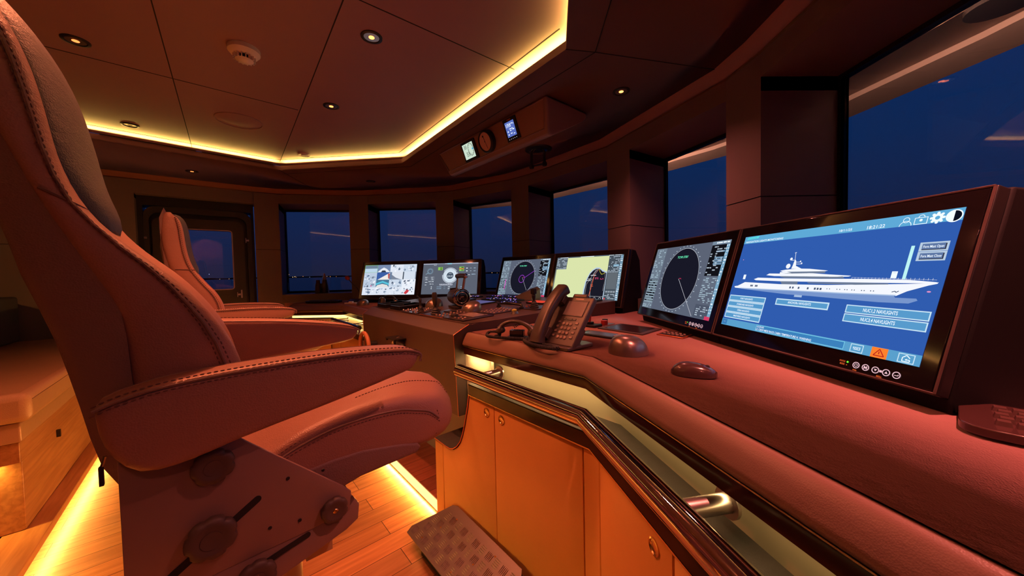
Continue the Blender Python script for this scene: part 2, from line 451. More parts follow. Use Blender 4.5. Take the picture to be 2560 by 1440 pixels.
b = B(); b.prism([(.60, -.72), S2(-3.8, -1.6), S2(-3.8, -1.7), (.75, -.9)], 0, ROOF, M_wall); struct(b.build('wall_starboard'))
# door: outer frame, rounded gasket frame, leaf with rounded window
def rrect(x0, x1, z0, z1, r, n=5):
    out = []
    for cx, cz, a0 in ((x1 - r, z1 - r, 0), (x0 + r, z1 - r, 90), (x0 + r, z0 + r, 180), (x1 - r, z0 + r, 270)):
        for k in range(n + 1):
            a = R(a0 + 90 * k / n); out.append((cx + r * math.cos(a), cz + r * math.sin(a)))
    return out
def wall3(k, z, off): q = wp(k, off); return Vector((q[0], q[1], z))
def frame_ring(b, o, i, d0, d1, m, to3):
    n = len(o); vs = [to3(x, z, d0) for x, z in o] + [to3(x, z, d0) for x, z in i] + [to3(x, z, d1) for x, z in o] + [to3(x, z, d1) for x, z in i]
    fs = []
    for j in range(n):
        k = (j + 1) % n
        fs += [[j, k, n + k, n + j], [2 * n + k, 2 * n + j, 3 * n + j, 3 * n + k], [j, 2 * n + j, 2 * n + k, k], [n + k, 3 * n + k, 3 * n + j, n + j]]
    b.add(vs, fs, m)
DA, DB = D0k, K1
leaf = B()
leaf_o = rrect(DA + .085, DB - .085, .10, 1.72, .07); leaf_i = rrect(.445, .892, 1.012, 1.612, .02)
frame_ring(leaf, leaf_o, leaf_i, .16, .20, mat('door_paint', (.045, .033, .028), .4, bump=.1, bscale=300), wall3)
door = struct(leaf.build('door_1'))
f = B(); frame_ring(f, [(DA, 1.90), (DA, 0.0), (DB, 0.0), (DB, 1.90)], [(DA + .035, 1.815), (DA + .035, .06), (DB - .02, .06), (DB - .02, 1.815)], .10, .30, M_black, wall3)
frame_ring(f, rrect(DA + .035, DB - .02, .06, 1.815, .09), rrect(DA + .07, DB - .06, .10, 1.76, .085), .12, .17, M_dark, wall3)
frame_ring(f, rrect(DA + .03, DB - .015, .05, 1.82, .09), rrect(DA + .10, DB - .09, .12, 1.70, .08), .20, .30, M_black, wall3)
f.build('door_frame', parent=door)
f = B(); frame_ring(f, rrect(.435, .902, 1.002, 1.622, .03), leaf_i, .152, .165, M_steel, wall3); f.build('window_trim', parent=door)
g = B(); gi = rrect(.447, .89, 1.014, 1.610, .02); g.outline(gi, .178, .186, M_glass, lambda x, z, d: wall3(x, z, d)); g.build('door_window', parent=door)
for k, z, hw in ((.285, 1.52, .03), (1.045, 1.525, .022), (.955, .955, .02)):
    h = B(); q = wall3(k, z, .13); h.box(q, (.012, .012, .085), M_steel, rz=math.atan2(WD.y, WD.x)); q2 = wall3(k - .02, z - .005, .12); h.box(q2, (hw, .02, .018), M_steel, rz=math.atan2(WD.y, WD.x))
    q3 = wall3(k - .035, z - .005, .115); h.box(q3, (.006, .02, .05), M_steel, rz=math.atan2(WD.y, WD.x))
    h.build('door_handle', parent=door)
# small red call point on the port wall
b = B(); q = wall3(-.0, 1.545, -.012); b.box(q, (.07, .03, .09), M_red, rz=math.atan2(WD.y, WD.x))
tag(b.build('alarm_call_point', bevel=.003), 'small red alarm box on the wall just left of the side door', 'alarm box')

# floor
b = B(); b.prism([S2(-3.9, 4.7), wp(-.3, .3), (-2.95, 4.10), (-1.80, 4.33), (-.78, 4.27), (.16, 3.80), (.98, 2.90), (1.40, 1.90), (1.42, .62), (1.03, -.70), (.80, -.92), S2(-3.9, -1.7)], -.05, 0, M_oak); struct(b.build('floor'))
# ceiling: raised field and lower ring
b = B()
LOUT = []
for i in range(7):
    _, _, d0, o0 = cove_run((i - 1) % 7); _, _, d1, o1 = cove_run(i); bb = (o0 + o1).normalized(); p = Vector(LIP[i]) + bb * .15 / bb.dot(o0)
    LOUT.append((p.x, p.y))
cfar = (-1.32, -3.0)
b.prism([(-6.6, 1.6), (-4.4, 1.12)] + LOUT[1:6] + [(-1.75, -1.85), (-1.2, -3.3), (-5.6, -.6)], CEIL, CEIL + .04, M_ceil)
def seam(p, q, z, w=.0022):
    p = Vector(p); q = Vector(q); d = (q - p).normalized(); n = Vector((-d.y, d.x)) * w
    b.prism([tuple(p + n), tuple(p - n), tuple(q - n), tuple(q + n)], z - .0012, z + .001, M_seam)
seam((-.90, .82), (-2.449, 2.723), CEIL); seam((-.25, .88), (-2.02, 3.10), CEIL); seam((-1.284, 2.161), (-2.20, 1.36), CEIL)
seam((-.54, 1.323), (.035, 1.785), CEIL); seam((-1.45, .55), (-.54, 1.323), CEIL)
L2 = []
for i in range(1, 5):
    _, _, d0, o0 = cove_run(i - 1); _, _, d1, o1 = cove_run(i); bb = (o0 + o1).normalized(); p = Vector(LIP[i]) - bb * .025 / bb.dot(o0); L2.append(p)
for i in range(3): seam(L2[i], L2[i + 1], CEIL)
struct(b.build('ceiling'))
# lower ring: slab between the lip and the outer walls
b = B()
outer = [(-5.6, 2.0)[0:2]]
ring_out = [(-5.6, -.2), (-4.9, 3.6), (-2.8, 5.0), (-1.2, 5.0), (.6, 4.6), (1.6, 3.0), (1.9, .6), (1.3, -1.4), (-1.2, -3.2)]
ring_out = [(-6.2, 1.9), (-3.2, 4.3), (-2.0, 4.40), (-.55, 4.35), (.35, 3.9), (1.18, 2.9), (1.50, 1.6), (1.40, .2), (.9, -1.1), (-1.3, -3.3)]
ri = [LIP[0], LIP[1], LIP[2], LIP[3], LIP[4], LIP[5], LIP[6]]
pairs = [(0, 0), (1, 1), (2, 2), (2, 3), (3, 4), (4, 5), (4, 6), (5, 7), (5, 8), (6, 9)]
for z0, z1 in ((SOFF, SOFF + .035),):
    for k in range(len(pairs) - 1):
        i0, o0 = pairs[k]; i1, o1 = pairs[k + 1]
        poly = [ri[i0], ring_out[o0], ring_out[o1]] + ([ri[i1]] if i1 != i0 else [])
        b.prism(poly, z0, z1, M_ceil)
b.prism([LIP[6], LIP[0], (-6.2, 1.9), (-6.6, -.4), (-4.8, -2.6), (-1.3, -3.3)], SOFF, SOFF + .035, M_ceil)
def seam2(p, q): seam(p, q, SOFF)
seam2((.25, 1.506), (.38, 1.53)); seam2((.38, 1.53), (-.86, 3.06)); seam2((.38, 1.53), (1.06, 1.70)); seam2((.38, 1.53), (.33, .45)); seam2((-.86, 3.06), (-2.06, 3.20)); seam2((-2.016, 3.079), (-2.13, 3.9))
struct(b.build('ceiling_ring' if False else 'trim_1'))
# upstand behind the cove, closes the gap
b = B()
b.sweep([((LIP[6][0] + LIP[7][0]) / 2, (LIP[6][1] + LIP[7][1]) / 2)] + LIP[0:7] + [((LIP[6][0] + LIP[7][0]) / 2, (LIP[6][1] + LIP[7][1]) / 2)], [(.16, SOFF + .03), (.18, SOFF + .03), (.18, CEIL), (.16, CEIL)], M_ceil); struct(b.build('trim_2'))
# slot vents along the port edge of the cove
for (i, f0, f1) in ((1, .03, .98), (2, .1, .8)):
    pass
# red-brown cornice following the window heads
IN = [wp(-4.5, 0), (-2.685, 3.67)]
for q in PIL[0:]: IN += [q[0], q[1]]
IN = [IN[0], IN[1]] + [p for p in IN[3:]]
b = B(); b.sweep(IN, [(-.075, SOFF + .002), (-.0, SOFF + .002), (.004, SOFF - .042), (-.004, SOFF - .042), (-.010, SOFF - .030)], M_trimred, caps=True)
b.sweep(IN, [(-.012, SOFF - .0445), (.002, SOFF - .0445), (.002, SOFF - .041), (-.012, SOFF - .041)], M_brass)
struct(b.build('trim_3'))
# ------------------------------------------------------------------ outside: roof overhang, sea, shore
EO = [(-4.6, 4.6), (-3.3, 5.0), (-1.9, 5.05), (-1.2, 5.12), (-.62, 5.47), (0, 5.25), (.58, 4.80), (1.15, 4.16), (1.61, 3.58), (1.92, 3.13), (2.29, 2.38), (2.36, 1.62), (2.34, .6), (2.1, -.8), (1.6, -2.2)]
EI = [(-4.4, 3.0), (-3.0, 4.15), (-1.8, 4.34), (-1.6, 4.30), (-.47, 4.19), (.16, 3.83), (.44, 3.57), (.98, 2.93), (1.17, 2.60), (1.30, 2.3), (1.41, 1.92), (1.45, 1.5), (1.43, .6), (1.05, -.7), (.3, -2.2)]
b = B(); zz = 2.165
for i in range(len(EO) - 1):
    b.prism([EI[i], EI[i + 1], EO[i + 1], EO[i]], zz, zz + .05, M_eave)
b.sweep(EO, [(-.20, 2.135), (.02, 2.12), (.02, 2.24), (-.20, 2.24)], M_eave)
b.sweep(EO, [(.02, 2.125), (.07, 2.15), (.07, 2.24), (.02, 2.24)], M_wall)
struct(b.build('trim_4'))
for (p, q) in (((1.50, .1), (1.55, 1.9)), ((1.30, 2.7), (.62, 3.75)), ((.2, 4.05), (-.5, 4.35))):
    n = Vector((q[1] - p[1], -(q[0] - p[0]))).normalized()
    light_area('eave_fill_strip', (p[0] + n.x * .0, p[1] + n.y * .0, 2.0), (q[0], q[1], 2.0), .02, 20, (1, .50, .34), (n.x * .7, n.y * .7, .8))  # added lamps without a fitting, only there to brighten the roof overhang
b = B(); b.lathe([(.10, 0), (.10, .02), (.075, .022), (.07, .012)], M_black, (1.98, 1.42, 2.14), (0, 0, 1), 24)
tag(b.build('vent_grille'), 'round dark vent set in the roof overhang outside the right-hand window', 'vent')
M_sea = mat('sea_water', (.004, .007, .016), .22, bump=.6, bscale=.25)
b = B(); b.face([(-6000, -4000, -9), (6000, -4000, -9), (6000, 9000, -9), (-6000, 9000, -9)], M_sea); struct(b.build('ground_sea'))
b = B()
random.seed(11)
for k in range(150):
    az = R(random.uniform(-56, 6)); d = 3600
    if math.degrees(az) > -14 and random.random() < .85: continue
    if math.degrees(az) < -37 and random.random() < .35: continue
    x = d * math.sin(az); y = d * math.cos(az); r = random.uniform(1.6, 3.6) * (1.5 if random.random() < .15 else 1)
    z = random.uniform(-3, 6) if random.random() < .9 else random.uniform(6, 40)
    c = random.choice([(255, 190, 120), (255, 215, 170), (200, 215, 255), (255, 170, 90)])
    b.lathe([(0.1, -r), (r, 0), (.1, r)], emit(c, random.choice([1.2, 2.2, 4])), (x, y, z), (0, 0, 1), 6)
o = b.build('shore_lights'); tag(o, 'row of tiny town lights along the dark shore at the horizon', 'city lights', kind='stuff')
b = B()
for k in range(26):
    x = -5200 + k * 330; b.prism([(x, 4400), (x + 420, 4400), (x + 420, 4460), (x, 4460)], -9, 2 + 9 * abs(math.sin(k * 1.7)), mat('far_shore', (.006, .008, .014), .9))
struct(b.build('ground_shore'))
# wiper arms outside three windows
for k, (a, c, lab) in enumerate(((2, 0, 'second'), (3, 0, 'third'), (4, 0, 'fourth'))):
    q = PIL[a]; ol = Vector(q[3]); prev = Vector(PIL[a - 1][2]); d = (prev - ol).normalized(); n = Vector((d.y, -d.x))
    if n.dot(ol - (Vector(q[0]) + Vector(q[1])) / 2) < 0: n = -n
    t = thing('window_wiper', 'thin dark wiper arm outside the %s window from the left, top right corner' % lab, 'wiper', (0, 0, 0), group='wipers outside the windows')
    e0 = ol + n * .05 - d * .02; e1 = ol + n * .05 + d * .16
    for j, off in enumerate((0, .05)):
        w = B(); p0 = e0 - d * off; p1 = e1 - d * off
        w.tube([(p0.x, p0.y, 1.70), (p1.x, p1.y, 1.93)], .006, M_black, 6); w.build('wiper_rod', parent=t)
# ------------------------------------------------------------------ ceiling fittings
def downlight(x, y, z, label, lit, r=.043):
    t = thing('downlight', label, 'ceiling light', (x, y, z), group='recessed ceiling spotlights')
    f = B(); f.lathe([(r * .72, -.001), (r * .78, -.006), (r, -.004), (r * 1.02, .001)], M_black, n=28); f.build('trim_ring', parent=t)
    f = B(); f.lathe([(r * .72, -.003), (r * .60, -.0015), (r * .30, -.001)], M_steel, n=28); f.build('reflector', parent=t)
    f = B(); f.lathe([(.001, -.0045), (r * .26, -.004), (r * .30, -.001)], emit((255, 125, 60), lit * .3) if lit else M_dark, n=20); f.build('lamp', parent=t)
for x, y, z, lit, lab in ((-1.822, 1.505, CEIL, 9, 'glowing ceiling spotlight nearest the chair headrest, at top left'),
                     (-.578, 1.523, CEIL, 22, 'bright ceiling spotlight right of the smoke detector'),
                     (-1.06, 2.12, CEIL, 18, 'bright ceiling spotlight straight above the far chair, between two panel joints'),
                     (.596, 1.862, SOFF, 24, 'bright ceiling spotlight right of the overhead instrument panel'),
                     (-2.762, 3.06, SOFF, 10, 'small glowing spotlight above the side door'),
                     (-1.387, 3.506, SOFF, 0, 'unlit ceiling spotlight above the second window'),
                     (-2.479, 2.314, CEIL, 0, 'unlit ceiling spotlight left of the round ceiling speaker'),
                     (-.85, 1.00, CEIL, 18, 'ceiling spotlight above the near chair'), (.74, .42, SOFF, 18, 'ceiling spotlight above the nearest desk'),
                     (-1.3, -.2, CEIL, 18, 'ceiling spotlight behind the near chair'), (-1.9, .6, CEIL, 18, 'ceiling spotlight above the bench'), (.45, -.75, SOFF, 18, 'rearmost ceiling spotlight by the right wall'),
                     (-.25, 2.68, SOFF, 14, 'ceiling spotlight behind the overhead instrument panel')):
    downlight(x, y, z, lab, lit)
b = B(); b.lathe([(.02, -.012), (.022, -.004), (.042, -.010), (.046, 0)], M_white, (-1.709, 2.935, CEIL), n=24)
tag(b.build('ceiling_sensor'), 'small white round sensor on the ceiling by the glowing cove', 'sensor')
# speaker
t = thing('ceiling_speaker', 'large round flush speaker grille in the brown ceiling', 'speaker', (-1.745, 2.29, CEIL))
b = B(); b.lathe([(.001, -.004), (.115, -.004), (.120, -.002)], M_ceil, n=40); b.build('grille', parent=t)
b = B(); b.lathe([(.120, -.002), (.122, -.006), (.126, -.004), (.127, 0)], M_ceil, n=40); b.build('rim', parent=t)
# smoke detector
t = thing('smoke_detector', 'round white smoke detector on the ceiling', 'smoke detector', (-1.17, 1.583, CEIL))
b = B(); b.lathe([(.060, 0), (.060, -.018), (.056, -.022), (.050, -.030), (.040, -.034)], M_white, n=32); b.build('base', parent=t)
b = B(); b.lathe([(.030, -.054), (.0015, -.055)], M_white, n=32); b.lathe([(.034, -.050), (.030, -.054)], M_white, n=32)
for k in range(16):
    a = 2 * pi * k / 16; b.box((.036 * math.cos(a), .036 * math.sin(a), -.042), (.012, .003, .018), M_white, rz=a)
b.build('sensor_cap', parent=t)
b = B(); b.lathe([(.028, -.032), (.028, -.052)], M_black, n=24); b.build('sensor_chamber', parent=t)
# slot vents in the lip along the port side of the cove
a, c, d, out = cove_run(1)
for i, (f0, f1, lab) in enumerate(((.06, .50, 'left'), (.53, .96, 'right'))):
    p = a + d * f0 * (c - a).length; q = a + d * f1 * (c - a).length
    v = B(); n = out * .012
    v.prism([tuple(p - out * .010), tuple(q - out * .010), tuple(q + n), tuple(p + n)], SOFF + .0355, SOFF + .039, M_black)
    tag(v.build('slot_vent'), 'long dark slot vent on the glowing cove edge, %s one of two' % lab, 'vent', 'slot vents in the cove')
# overhead instrument console (hangs from the ceiling ring)
PA, PB = 1.283, 2.44   # t range
t = thing('overhead_console', 'brown overhead instrument console hanging under the ceiling with three gauges', 'console', (0, 0, 0))
prof = [(1.385, SOFF), (1.450, 1.895), (1.462, 1.883), (1.49, 1.885), (1.70, 2.0), (1.735, 2.03), (1.735, SOFF)]
b = B()
cut = [(PB, 0), (PB - .10, 1)]
def oc(u, v, dep): return S(u, dep, v)
def lowin(z): return max(0, (SOFF - z) / (SOFF - 1.885)) * .055
rs = []
for dep, sg in ((PA, 1), (PB, -1)):
    rs.append([S(u, dep + sg * (lowin(v) if u < 1.6 else 0) , v) for u, v in prof])
b.rings(rs, M_over); b.build('housing', parent=t, bevel=.012)
def pan(tt, h, off=0):   # point on the console's front face: t, distance down from the ceiling along the face, out of the face
    dn = Vector((.065, -.165)).normalized(); nn = Vector((-dn.y, dn.x)) * -1
    nn = Vector((-.93, -.366))
    s = 1.385 + dn.x * h + nn.x * off; z = SOFF + dn.y * h + nn.y * off
    return S(s, tt, z)
def panel_box(b, t0, t1, h0, h1, o0, o1, m):
    vs = [pan(a, h, o) for o in (o0, o1) for a, h in ((t0, h0), (t1, h0), (t1, h1), (t0, h1))]
    b.add(vs, [[0, 1, 2, 3], [7, 6, 5, 4], [0, 4, 5, 1], [1, 5, 6, 2], [2, 6, 7, 3], [3, 7, 4, 0]], m)
# border bead round the face
b = B(); bd = [(PA + .02, .012), (PB - .02, .012), (PB - .07, .155), (PA + .07, .155)]
b.tube([pan(a, h, .001) for a, h in bd], .004, M_over, 6, closed=True); b.build('face_bead', parent=t)
def gauge(t0, t1, h0, h1, name, label, draw):
    g = thing(name, label, 'instrument', (0, 0, 0))
    f = B(); panel_box(f, t0, t1, h0, h1, -.002, .012, M_black); f.build('bezel', parent=g, bevel=.003)
    f = B(); draw(f); f.build('display', parent=g, sharp=20)
    return g
def draw1(f):   # t decreasing = to the right
    W0, W1, H0, H1 = 2.105, 1.985, .035, .135
    panel_box(f, W1, W0, H0, H1, .0125, .0128, emit((205, 225, 205), 1.0))
    cx, ch = 2.018, .080
    ring = [pan(cx + .029 * math.cos(a), ch + .040 * math.sin(a), .0132) for a in [2 * pi * k / 28 for k in range(28)]]
    f.tube(ring, .0016, M_black, 5, closed=True)
    for k in range(12):
        a = 2 * pi * k / 12; f.tube([pan(cx + .026 * math.cos(a), ch + .035 * math.sin(a), .0132), pan(cx + .021 * math.cos(a), ch + .029 * math.sin(a), .0132)], .0011, M_black, 4)
    panel_box(f, cx - .03, cx - .012, ch - .006, ch + .006, .0129, .0131, emit((90, 190, 230), 1))
    for (x0, h0, s) in ((2.088, .066, 1), (2.078, .112, 1.25)):
        for q in range(2):
            xx = x0 - q * .016 * s
            for pts in ([(0, 0), (-.010, 0)], [(-.010, 0), (-.010, .020)], [(0, .010), (-.010, .010)], [(0, .020), (-.010, .020)]):
                f.tube([pan(xx + p[0] * s, h0 - .02 + p[1] * s, .0132) for p in pts], .0014, M_black, 4)
gauge(2.12, 1.965, .02, .15, 'depth_display', 'square lit pale green display at the left of the overhead console', draw1)
def draw3(f):
    panel_box(f, 1.555, 1.635, .035, .120, .0125, .0128, emit((90, 110, 190), 1.0))
    wm = emit((225, 235, 255), 1.2)
    for k, hh in enumerate((.045, .055)): pass
    for (x0, x1, h0, h1) in ((1.627, 1.624, .045, .065), (1.617, 1.606, .045, .048), (1.617, 1.614, .045, .066), (1.606, 1.603, .045, .066), (1.612, 1.604, .054, .057), (1.598, 1.595, .045, .066), (1.590, 1.587, .045, .066), (1.598, 1.588, .052, .056), (1.582, 1.570, .047, .052), (1.566, 1.560, .05, .056),
                         (1.606, 1.575, .074, .078), (1.625, 1.616, .085, .092), (1.602, 1.590, .083, .088), (1.58, 1.565, .08, .086), (1.625, 1.615, .103, .109), (1.602, 1.588, .100, .105), (1.578, 1.566, .106, .11)):
        panel_box(f, min(x0, x1), max(x0, x1), h0, h1, .0129, .0131, wm)
    for k in range(5): panel_box(f, 1.562 + k * .016, 1.565 + k * .016, .131, .134, .0122, .0126, wm)
    panel_box(f, 1.575, 1.61, .022, .029, .0122, .0126, mat('maker_plate', (.45, .16, .12), .4))
gauge(1.65, 1.54, .016, .145, 'log_display', 'upright lit blue display at the right of the overhead console', draw3)
g = thing('clock', 'round clock with a pale pink dial in the middle of the overhead console', 'clock', (0, 0, 0))
nn = (S(-.93, 0, -.366)).normalized(); o0 = pan(1.83, .082, 0)
f = B(); f.lathe([(.070, -.002), (.070, .030), (.064, .036), (.058, .036), (.058, .030)], M_black, o0, nn, 36); f.build('case', parent=g)
f = B(); f.lathe([(.0575, .0305), (.001, .031)], mat('clock_dial', (.90, .66, .58), .35), o0, nn, 36); f.build('dial', parent=g)
f = B(); dn = (pan(1.83, .13, 0) - pan(1.83, .03, 0)).normalized(); sd = nn.cross(dn)
c0 = o0 + nn * .033
f.tube([c0 - dn * .036 - sd * .006, c0], .0014, M_black, 5); f.tube([c0, c0 + dn * .045 + sd * .010], .0010, M_black, 5); f.lathe([(.006, 0), (.006, .002)], M_black, c0 - dn * .034 - sd * .006, nn, 10); f.lathe([(.003, 0), (.003, .003)], M_black, c0, nn, 10); f.build('hands', parent=g)
# searchlight control handle
t = thing('searchlight_control', 'black swivel handle hanging from a round ceiling mount behind the overhead console', 'searchlight handle', (.225, 2.70, SOFF))
b = B(); b.lathe([(.105, 0), (.100, -.010), (.070, -.018)], M_black, n=28); b.lathe([(.070, -.018), (.06, -.022), (.01, -.024)], M_chrome, n=28); b.build('mount', parent=t)
for sx_, zz_ in ((-.055, -.135), (.045, -.115)):
    b = B(); b.cyl((sx_, 0, -.015), (sx_, 0, zz_), .010, M_black, 10); b.lathe([(.016, 0), (.020, .012), (.016, .028)], M_black, (sx_, 0, zz_ - .012), (0, 0, 1), 12); b.build('handle_rod', parent=t)
b = B(); b.cyl((-.055, 0, -.130), (.045, 0, -.112), .007, M_black, 8); b.build('cross_bar', parent=t)
# ------------------------------------------------------------------ desks round the bridge
CR = [(.55, -.60), (.50, .0), (.43, .298), (.25, 1.08), (-.19, 1.58)]     # starboard front crease, going to port
PC = [(-1.22, 2.86), (-1.58, 3.30), (-2.12, 3.33), (-2.26, 3.62)]
DZ = .85
def worktop(b, crease, back):
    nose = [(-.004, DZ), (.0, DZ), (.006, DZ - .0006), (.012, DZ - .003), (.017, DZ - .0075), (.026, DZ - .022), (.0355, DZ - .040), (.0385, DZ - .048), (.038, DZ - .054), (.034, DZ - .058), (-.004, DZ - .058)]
    b.sweep(crease, nose, M_work_shade)
    b.prism(list(crease) + back, DZ - .05, DZ, M_work)
def band(b, crease, u0, u1, z0, z1, m): b.sweep(crease, [(u0, z1), (u1, z1), (u1, z0), (u0, z0)], m)
dA, dB = Vector((-.374, 1.596)), Vector((.205, .925)); dC = Vector((.387, -.058)); dE = Vector((.45, -.60))
cutline = [S2(.893, 1.335), S2(1.10, 1.312), S2(1.90, 1.20), S2(2.02, 1.16)]
desk = thing('console_desk', 'long red-brown leather desk running from the near right corner to the centre console', 'desk', (0, 0, 0))
b = B()
back = [(-.17, 1.60), S2(1.12, 1.312), S2(1.90, 1.20), S2(2.30, 1.12), (1.00, 1.66), (1.02, 1.48), (.985, .62), (.95, .38), (.66, -.55)]
crS = CR[:-1] + [S2(.893, 1.335)]
back = [S2(1.10, 1.320), S2(1.895, 1.205), S2(1.93, 2.40), S2(2.35, 2.35), (.16, 3.22), (.70, 2.55), (.785, 2.33), (1.03, 1.69), (1.05, 1.49), (1.015, .60), (.975, .40), (.68, -.52)]
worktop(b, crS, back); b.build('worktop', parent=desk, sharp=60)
b = B(); band(b, crS, .026, .0365, DZ - .0605, DZ - .058, M_brass); b.build('brass_trim', parent=desk)
b = B(); band(b, crS, .0, .032, .755, DZ - .0608, M_gloss); b.build('lacquer_band', parent=desk)
b = B(); band(b, crS, -.05, -.035, .60, .7545, M_beige); b.build('light_channel', parent=desk)
# curved end cheek beside the centre console
# light under the desk nose
def strips(path, u, z, power, col, direc=(0, 0, -1), w=.008):
    for i in range(len(path) - 1):
        a = Vector(path[i]); c = Vector(path[i + 1]); d = (c - a).normalized(); n = Vector((-d.y, d.x)) * u
        light_area('shelf_strip', (a.x + n.x, a.y + n.y, z), (c.x + n.x, c.y + n.y, z), w, power * (c - a).length, col, (-n.x * direc[0], -n.y * direc[0], direc[2]))
strips(crS[:4], .016, .7515, .42, (1, .62, .25)); strips(crS[3:], .016, .7515, 1.3, (1, .62, .25))
# port desk
desk2 = thing('console_desk', 'red-brown leather desk on the far side beyond the centre console, keyboard on it', 'desk', (0, 0, 0))
crP = [S2(.957, 2.80)] + PC
backP = [(-2.40, 3.66), (-1.84, 3.86), (-1.60, 3.87), (-.84, 3.79), (-.64, 3.74), (-.02, 3.34), (.16, 3.215), S2(2.345, 2.36), S2(2.0, 2.42), S2(1.87, 2.60), S2(1.42, 2.93)]
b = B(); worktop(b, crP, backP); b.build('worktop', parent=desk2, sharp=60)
b = B(); band(b, crP, .026, .0385, DZ - .064, DZ - .058, M_brass); b.build('brass_trim', parent=desk2)
b = B(); band(b, crP, .0, .032, .755, DZ - .0608, M_gloss); b.build('lacquer_band', parent=desk2)
b = B(); band(b, crP, -.02, -.004, .60, .7545, M_beige); b.build('light_channel', parent=desk2)
strips(crP, .010, .7515, 2.4, (1, .66, .22))
# ledge above the cabinets (mitred box following the cabinet fronts)
def ledge(path, depth, ztop, zbot, label, ext=None):
    t = thing('cabinet_ledge', label, 'shelf', (0, 0, 0))
    b = B(); b.sweep(path, [(-depth, ztop), (.006, ztop), (.006, ztop - .003), (-depth, ztop - .012)], M_ledge); b.build('shelf_top', parent=t)
    b = B(); b.sweep(path, [(-.02, ztop - .0035), (.007, ztop - .0035), (.007, zbot + .005), (-.02, zbot + .005)], M_gloss); b.build('front_band', parent=t)
    b = B(); b.sweep(path, [(-.02, zbot + .004), (.008, zbot + .004), (.008, zbot), (-.02, zbot)], M_brass); b.build('brass_line', parent=t)
    return t
CP = [tuple(dE), tuple(dC), tuple(dB), tuple(dA + (dB - dA).normalized() * .300)]
ledge(CP, .10, .683, .637, 'dark ledge on top of the near orange cabinets, under the chrome rail')
pA = S2(.775, 2.83); PP = [pA, S2(.80, 3.52), (-2.10, 3.16)]
PP = [S2(.83, 2.70), S2(.83, 3.50), (-2.15, 3.20)]
ledge(PP, .10, .683, .637, 'dark ledge on the far orange cabinets beyond the centre console')
# near cabinets
def along(a, d, k, off=0): n = Vector((-d.y, d.x)); q = a + d * k + n * off; return (q.x, q.y)
dirA = (dB - dA).normalized(); dirB = (dC - dB).normalized()
def cab(a, d, k0, k1, label, latch=None, poly=None, depth=.45, z1=.633, name='storage_cabinet', hinge=None):
    # outward (operator) side: for a -> d running to starboard it is to the right
    t = thing(name, label, 'cabinet', (0, 0, 0), group=None)
    n = Vector((d.y, -d.x))
    P = lambda k, z, o: Vector((a.x + d.x * k + n.x * o, a.y + d.y * k + n.y * o, z))
    if n.dot(Vector((-FV.x, -FV.y))) < 0: n = -n
    poly = poly or [(k0, .05), (k1, .05), (k1, z1), (k0, z1)]
    g = .0018
    c = B(); c.outline([(x, z) for x, z in poly], -depth, -.021, M_wall, P); c.build('carcass', parent=t)
    f = B(); f.outline(poly, -.018, .0, M_door, P, r=.003, seg=2); dr = f.build('door', parent=t)
    if latch:
        l = B(); o = P(latch[0], latch[1], 0); l.lathe([(.0165, -.001), (.0165, .0025), (.0135, .0035), (.0115, .001), (.010, .0015), (.001, .002)], M_brass, o, (n.x, n.y, 0), 24)
        l.build('latch', parent=dr)
    k = B(); k.outline([(poly[0][0], .0), (k1, .0), (k1, .049), (poly[0][0], .049)], -depth, -.035, M_black, P); k.build('plinth', parent=t)
    return t
cabs = []
cabs.append(cab(dA, dirA, .074, .4555, 'orange leather cabinet with a concave cut corner, under the left end of the rail', latch=(.413, .601),
    poly=[(.074, .05), (.4555, .05), (.4555, .633), (.298, .633), (.285, .58), (.262, .505), (.243, .455), (.222, .415), (.195, .385), (.165, .365), (.135, .355), (.105, .353), (.074, .356)]))
cabs.append(cab(dA, dirA, .4585, .855, 'wide orange leather cabinet left of the corner of the rail', latch=(.500, .598)))
cab(dB, dirB, .049, .343, 'orange leather cabinet right of the corner, with a round latch at its upper right', latch=(.290, .597))
cab(dB, dirB, .348, .83, 'orange leather cabinet at the lower right, under the nearest stretch of rail', latch=(.40, .59))
# corner filler and end panel
b = B(); b.prism([along(dA, dirA, .858, 0), tuple(dB), along(dB, dirB, .046, 0), along(dB, dirB, .046, .30), along(dA, dirA, .858, .30)], .05, .633, M_door)
b.build('corner_cladding', parent=cabs[1], bevel=.004)
b = B(); nA = Vector((-dirA.y, dirA.x))
b.prism([along(dA, dirA, .0, 0), along(dA, dirA, .070, 0), along(dA, dirA, .070, .40), along(dA, dirA, .0, .40)], 0.0, .352, M_door)
b.build('end_cladding', parent=cabs[0], bevel=.004)
# black lining following the concave corner
cv = [(.298, .640), (.285, .583), (.262, .508), (.243, .458), (.222, .418), (.195, .389), (.165, .369), (.135, .359), (.105, .357), (.0, .358)]
nO = Vector((dirA.y, -dirA.x))
if nO.dot(Vector((-FV.x, -FV.y))) < 0: nO = -nO
t = thing('corner_lining', 'dark curved lining in the concave corner beside the centre console', 'trim', (0, 0, 0))
b = B(); rs = []
for k, z in cv: rs.append([Vector((dA.x + dirA.x * k + nO.x * o, dA.y + dirA.y * k + nO.y * o, z + h)) for o, h in ((.002, 0), (.002, .004), (-.16, .004), (-.16, 0))])
b.rings(rs, M_ledge); b.build('lining', parent=t)
b = B(); b.tube([(dA.x + dirA.x * k + nO.x * .003, dA.y + dirA.y * k + nO.y * .003, z + .001) for k, z in cv], .0022, mat('copper_edge', (.75, .25, .12), .3, metal=.7), 6); b.build('edge_line', parent=t)
b = B(); rs = []
cb = [(.31, .76), (.298, .64), (.285, .583), (.262, .508), (.243, .458), (.222, .418), (.195, .389)]
for k, z in cb: rs.append([Vector((dA.x + dirA.x * k + nO.x * o, dA.y + dirA.y * k + nO.y * o, z)) for o in (-.115, -.12)])
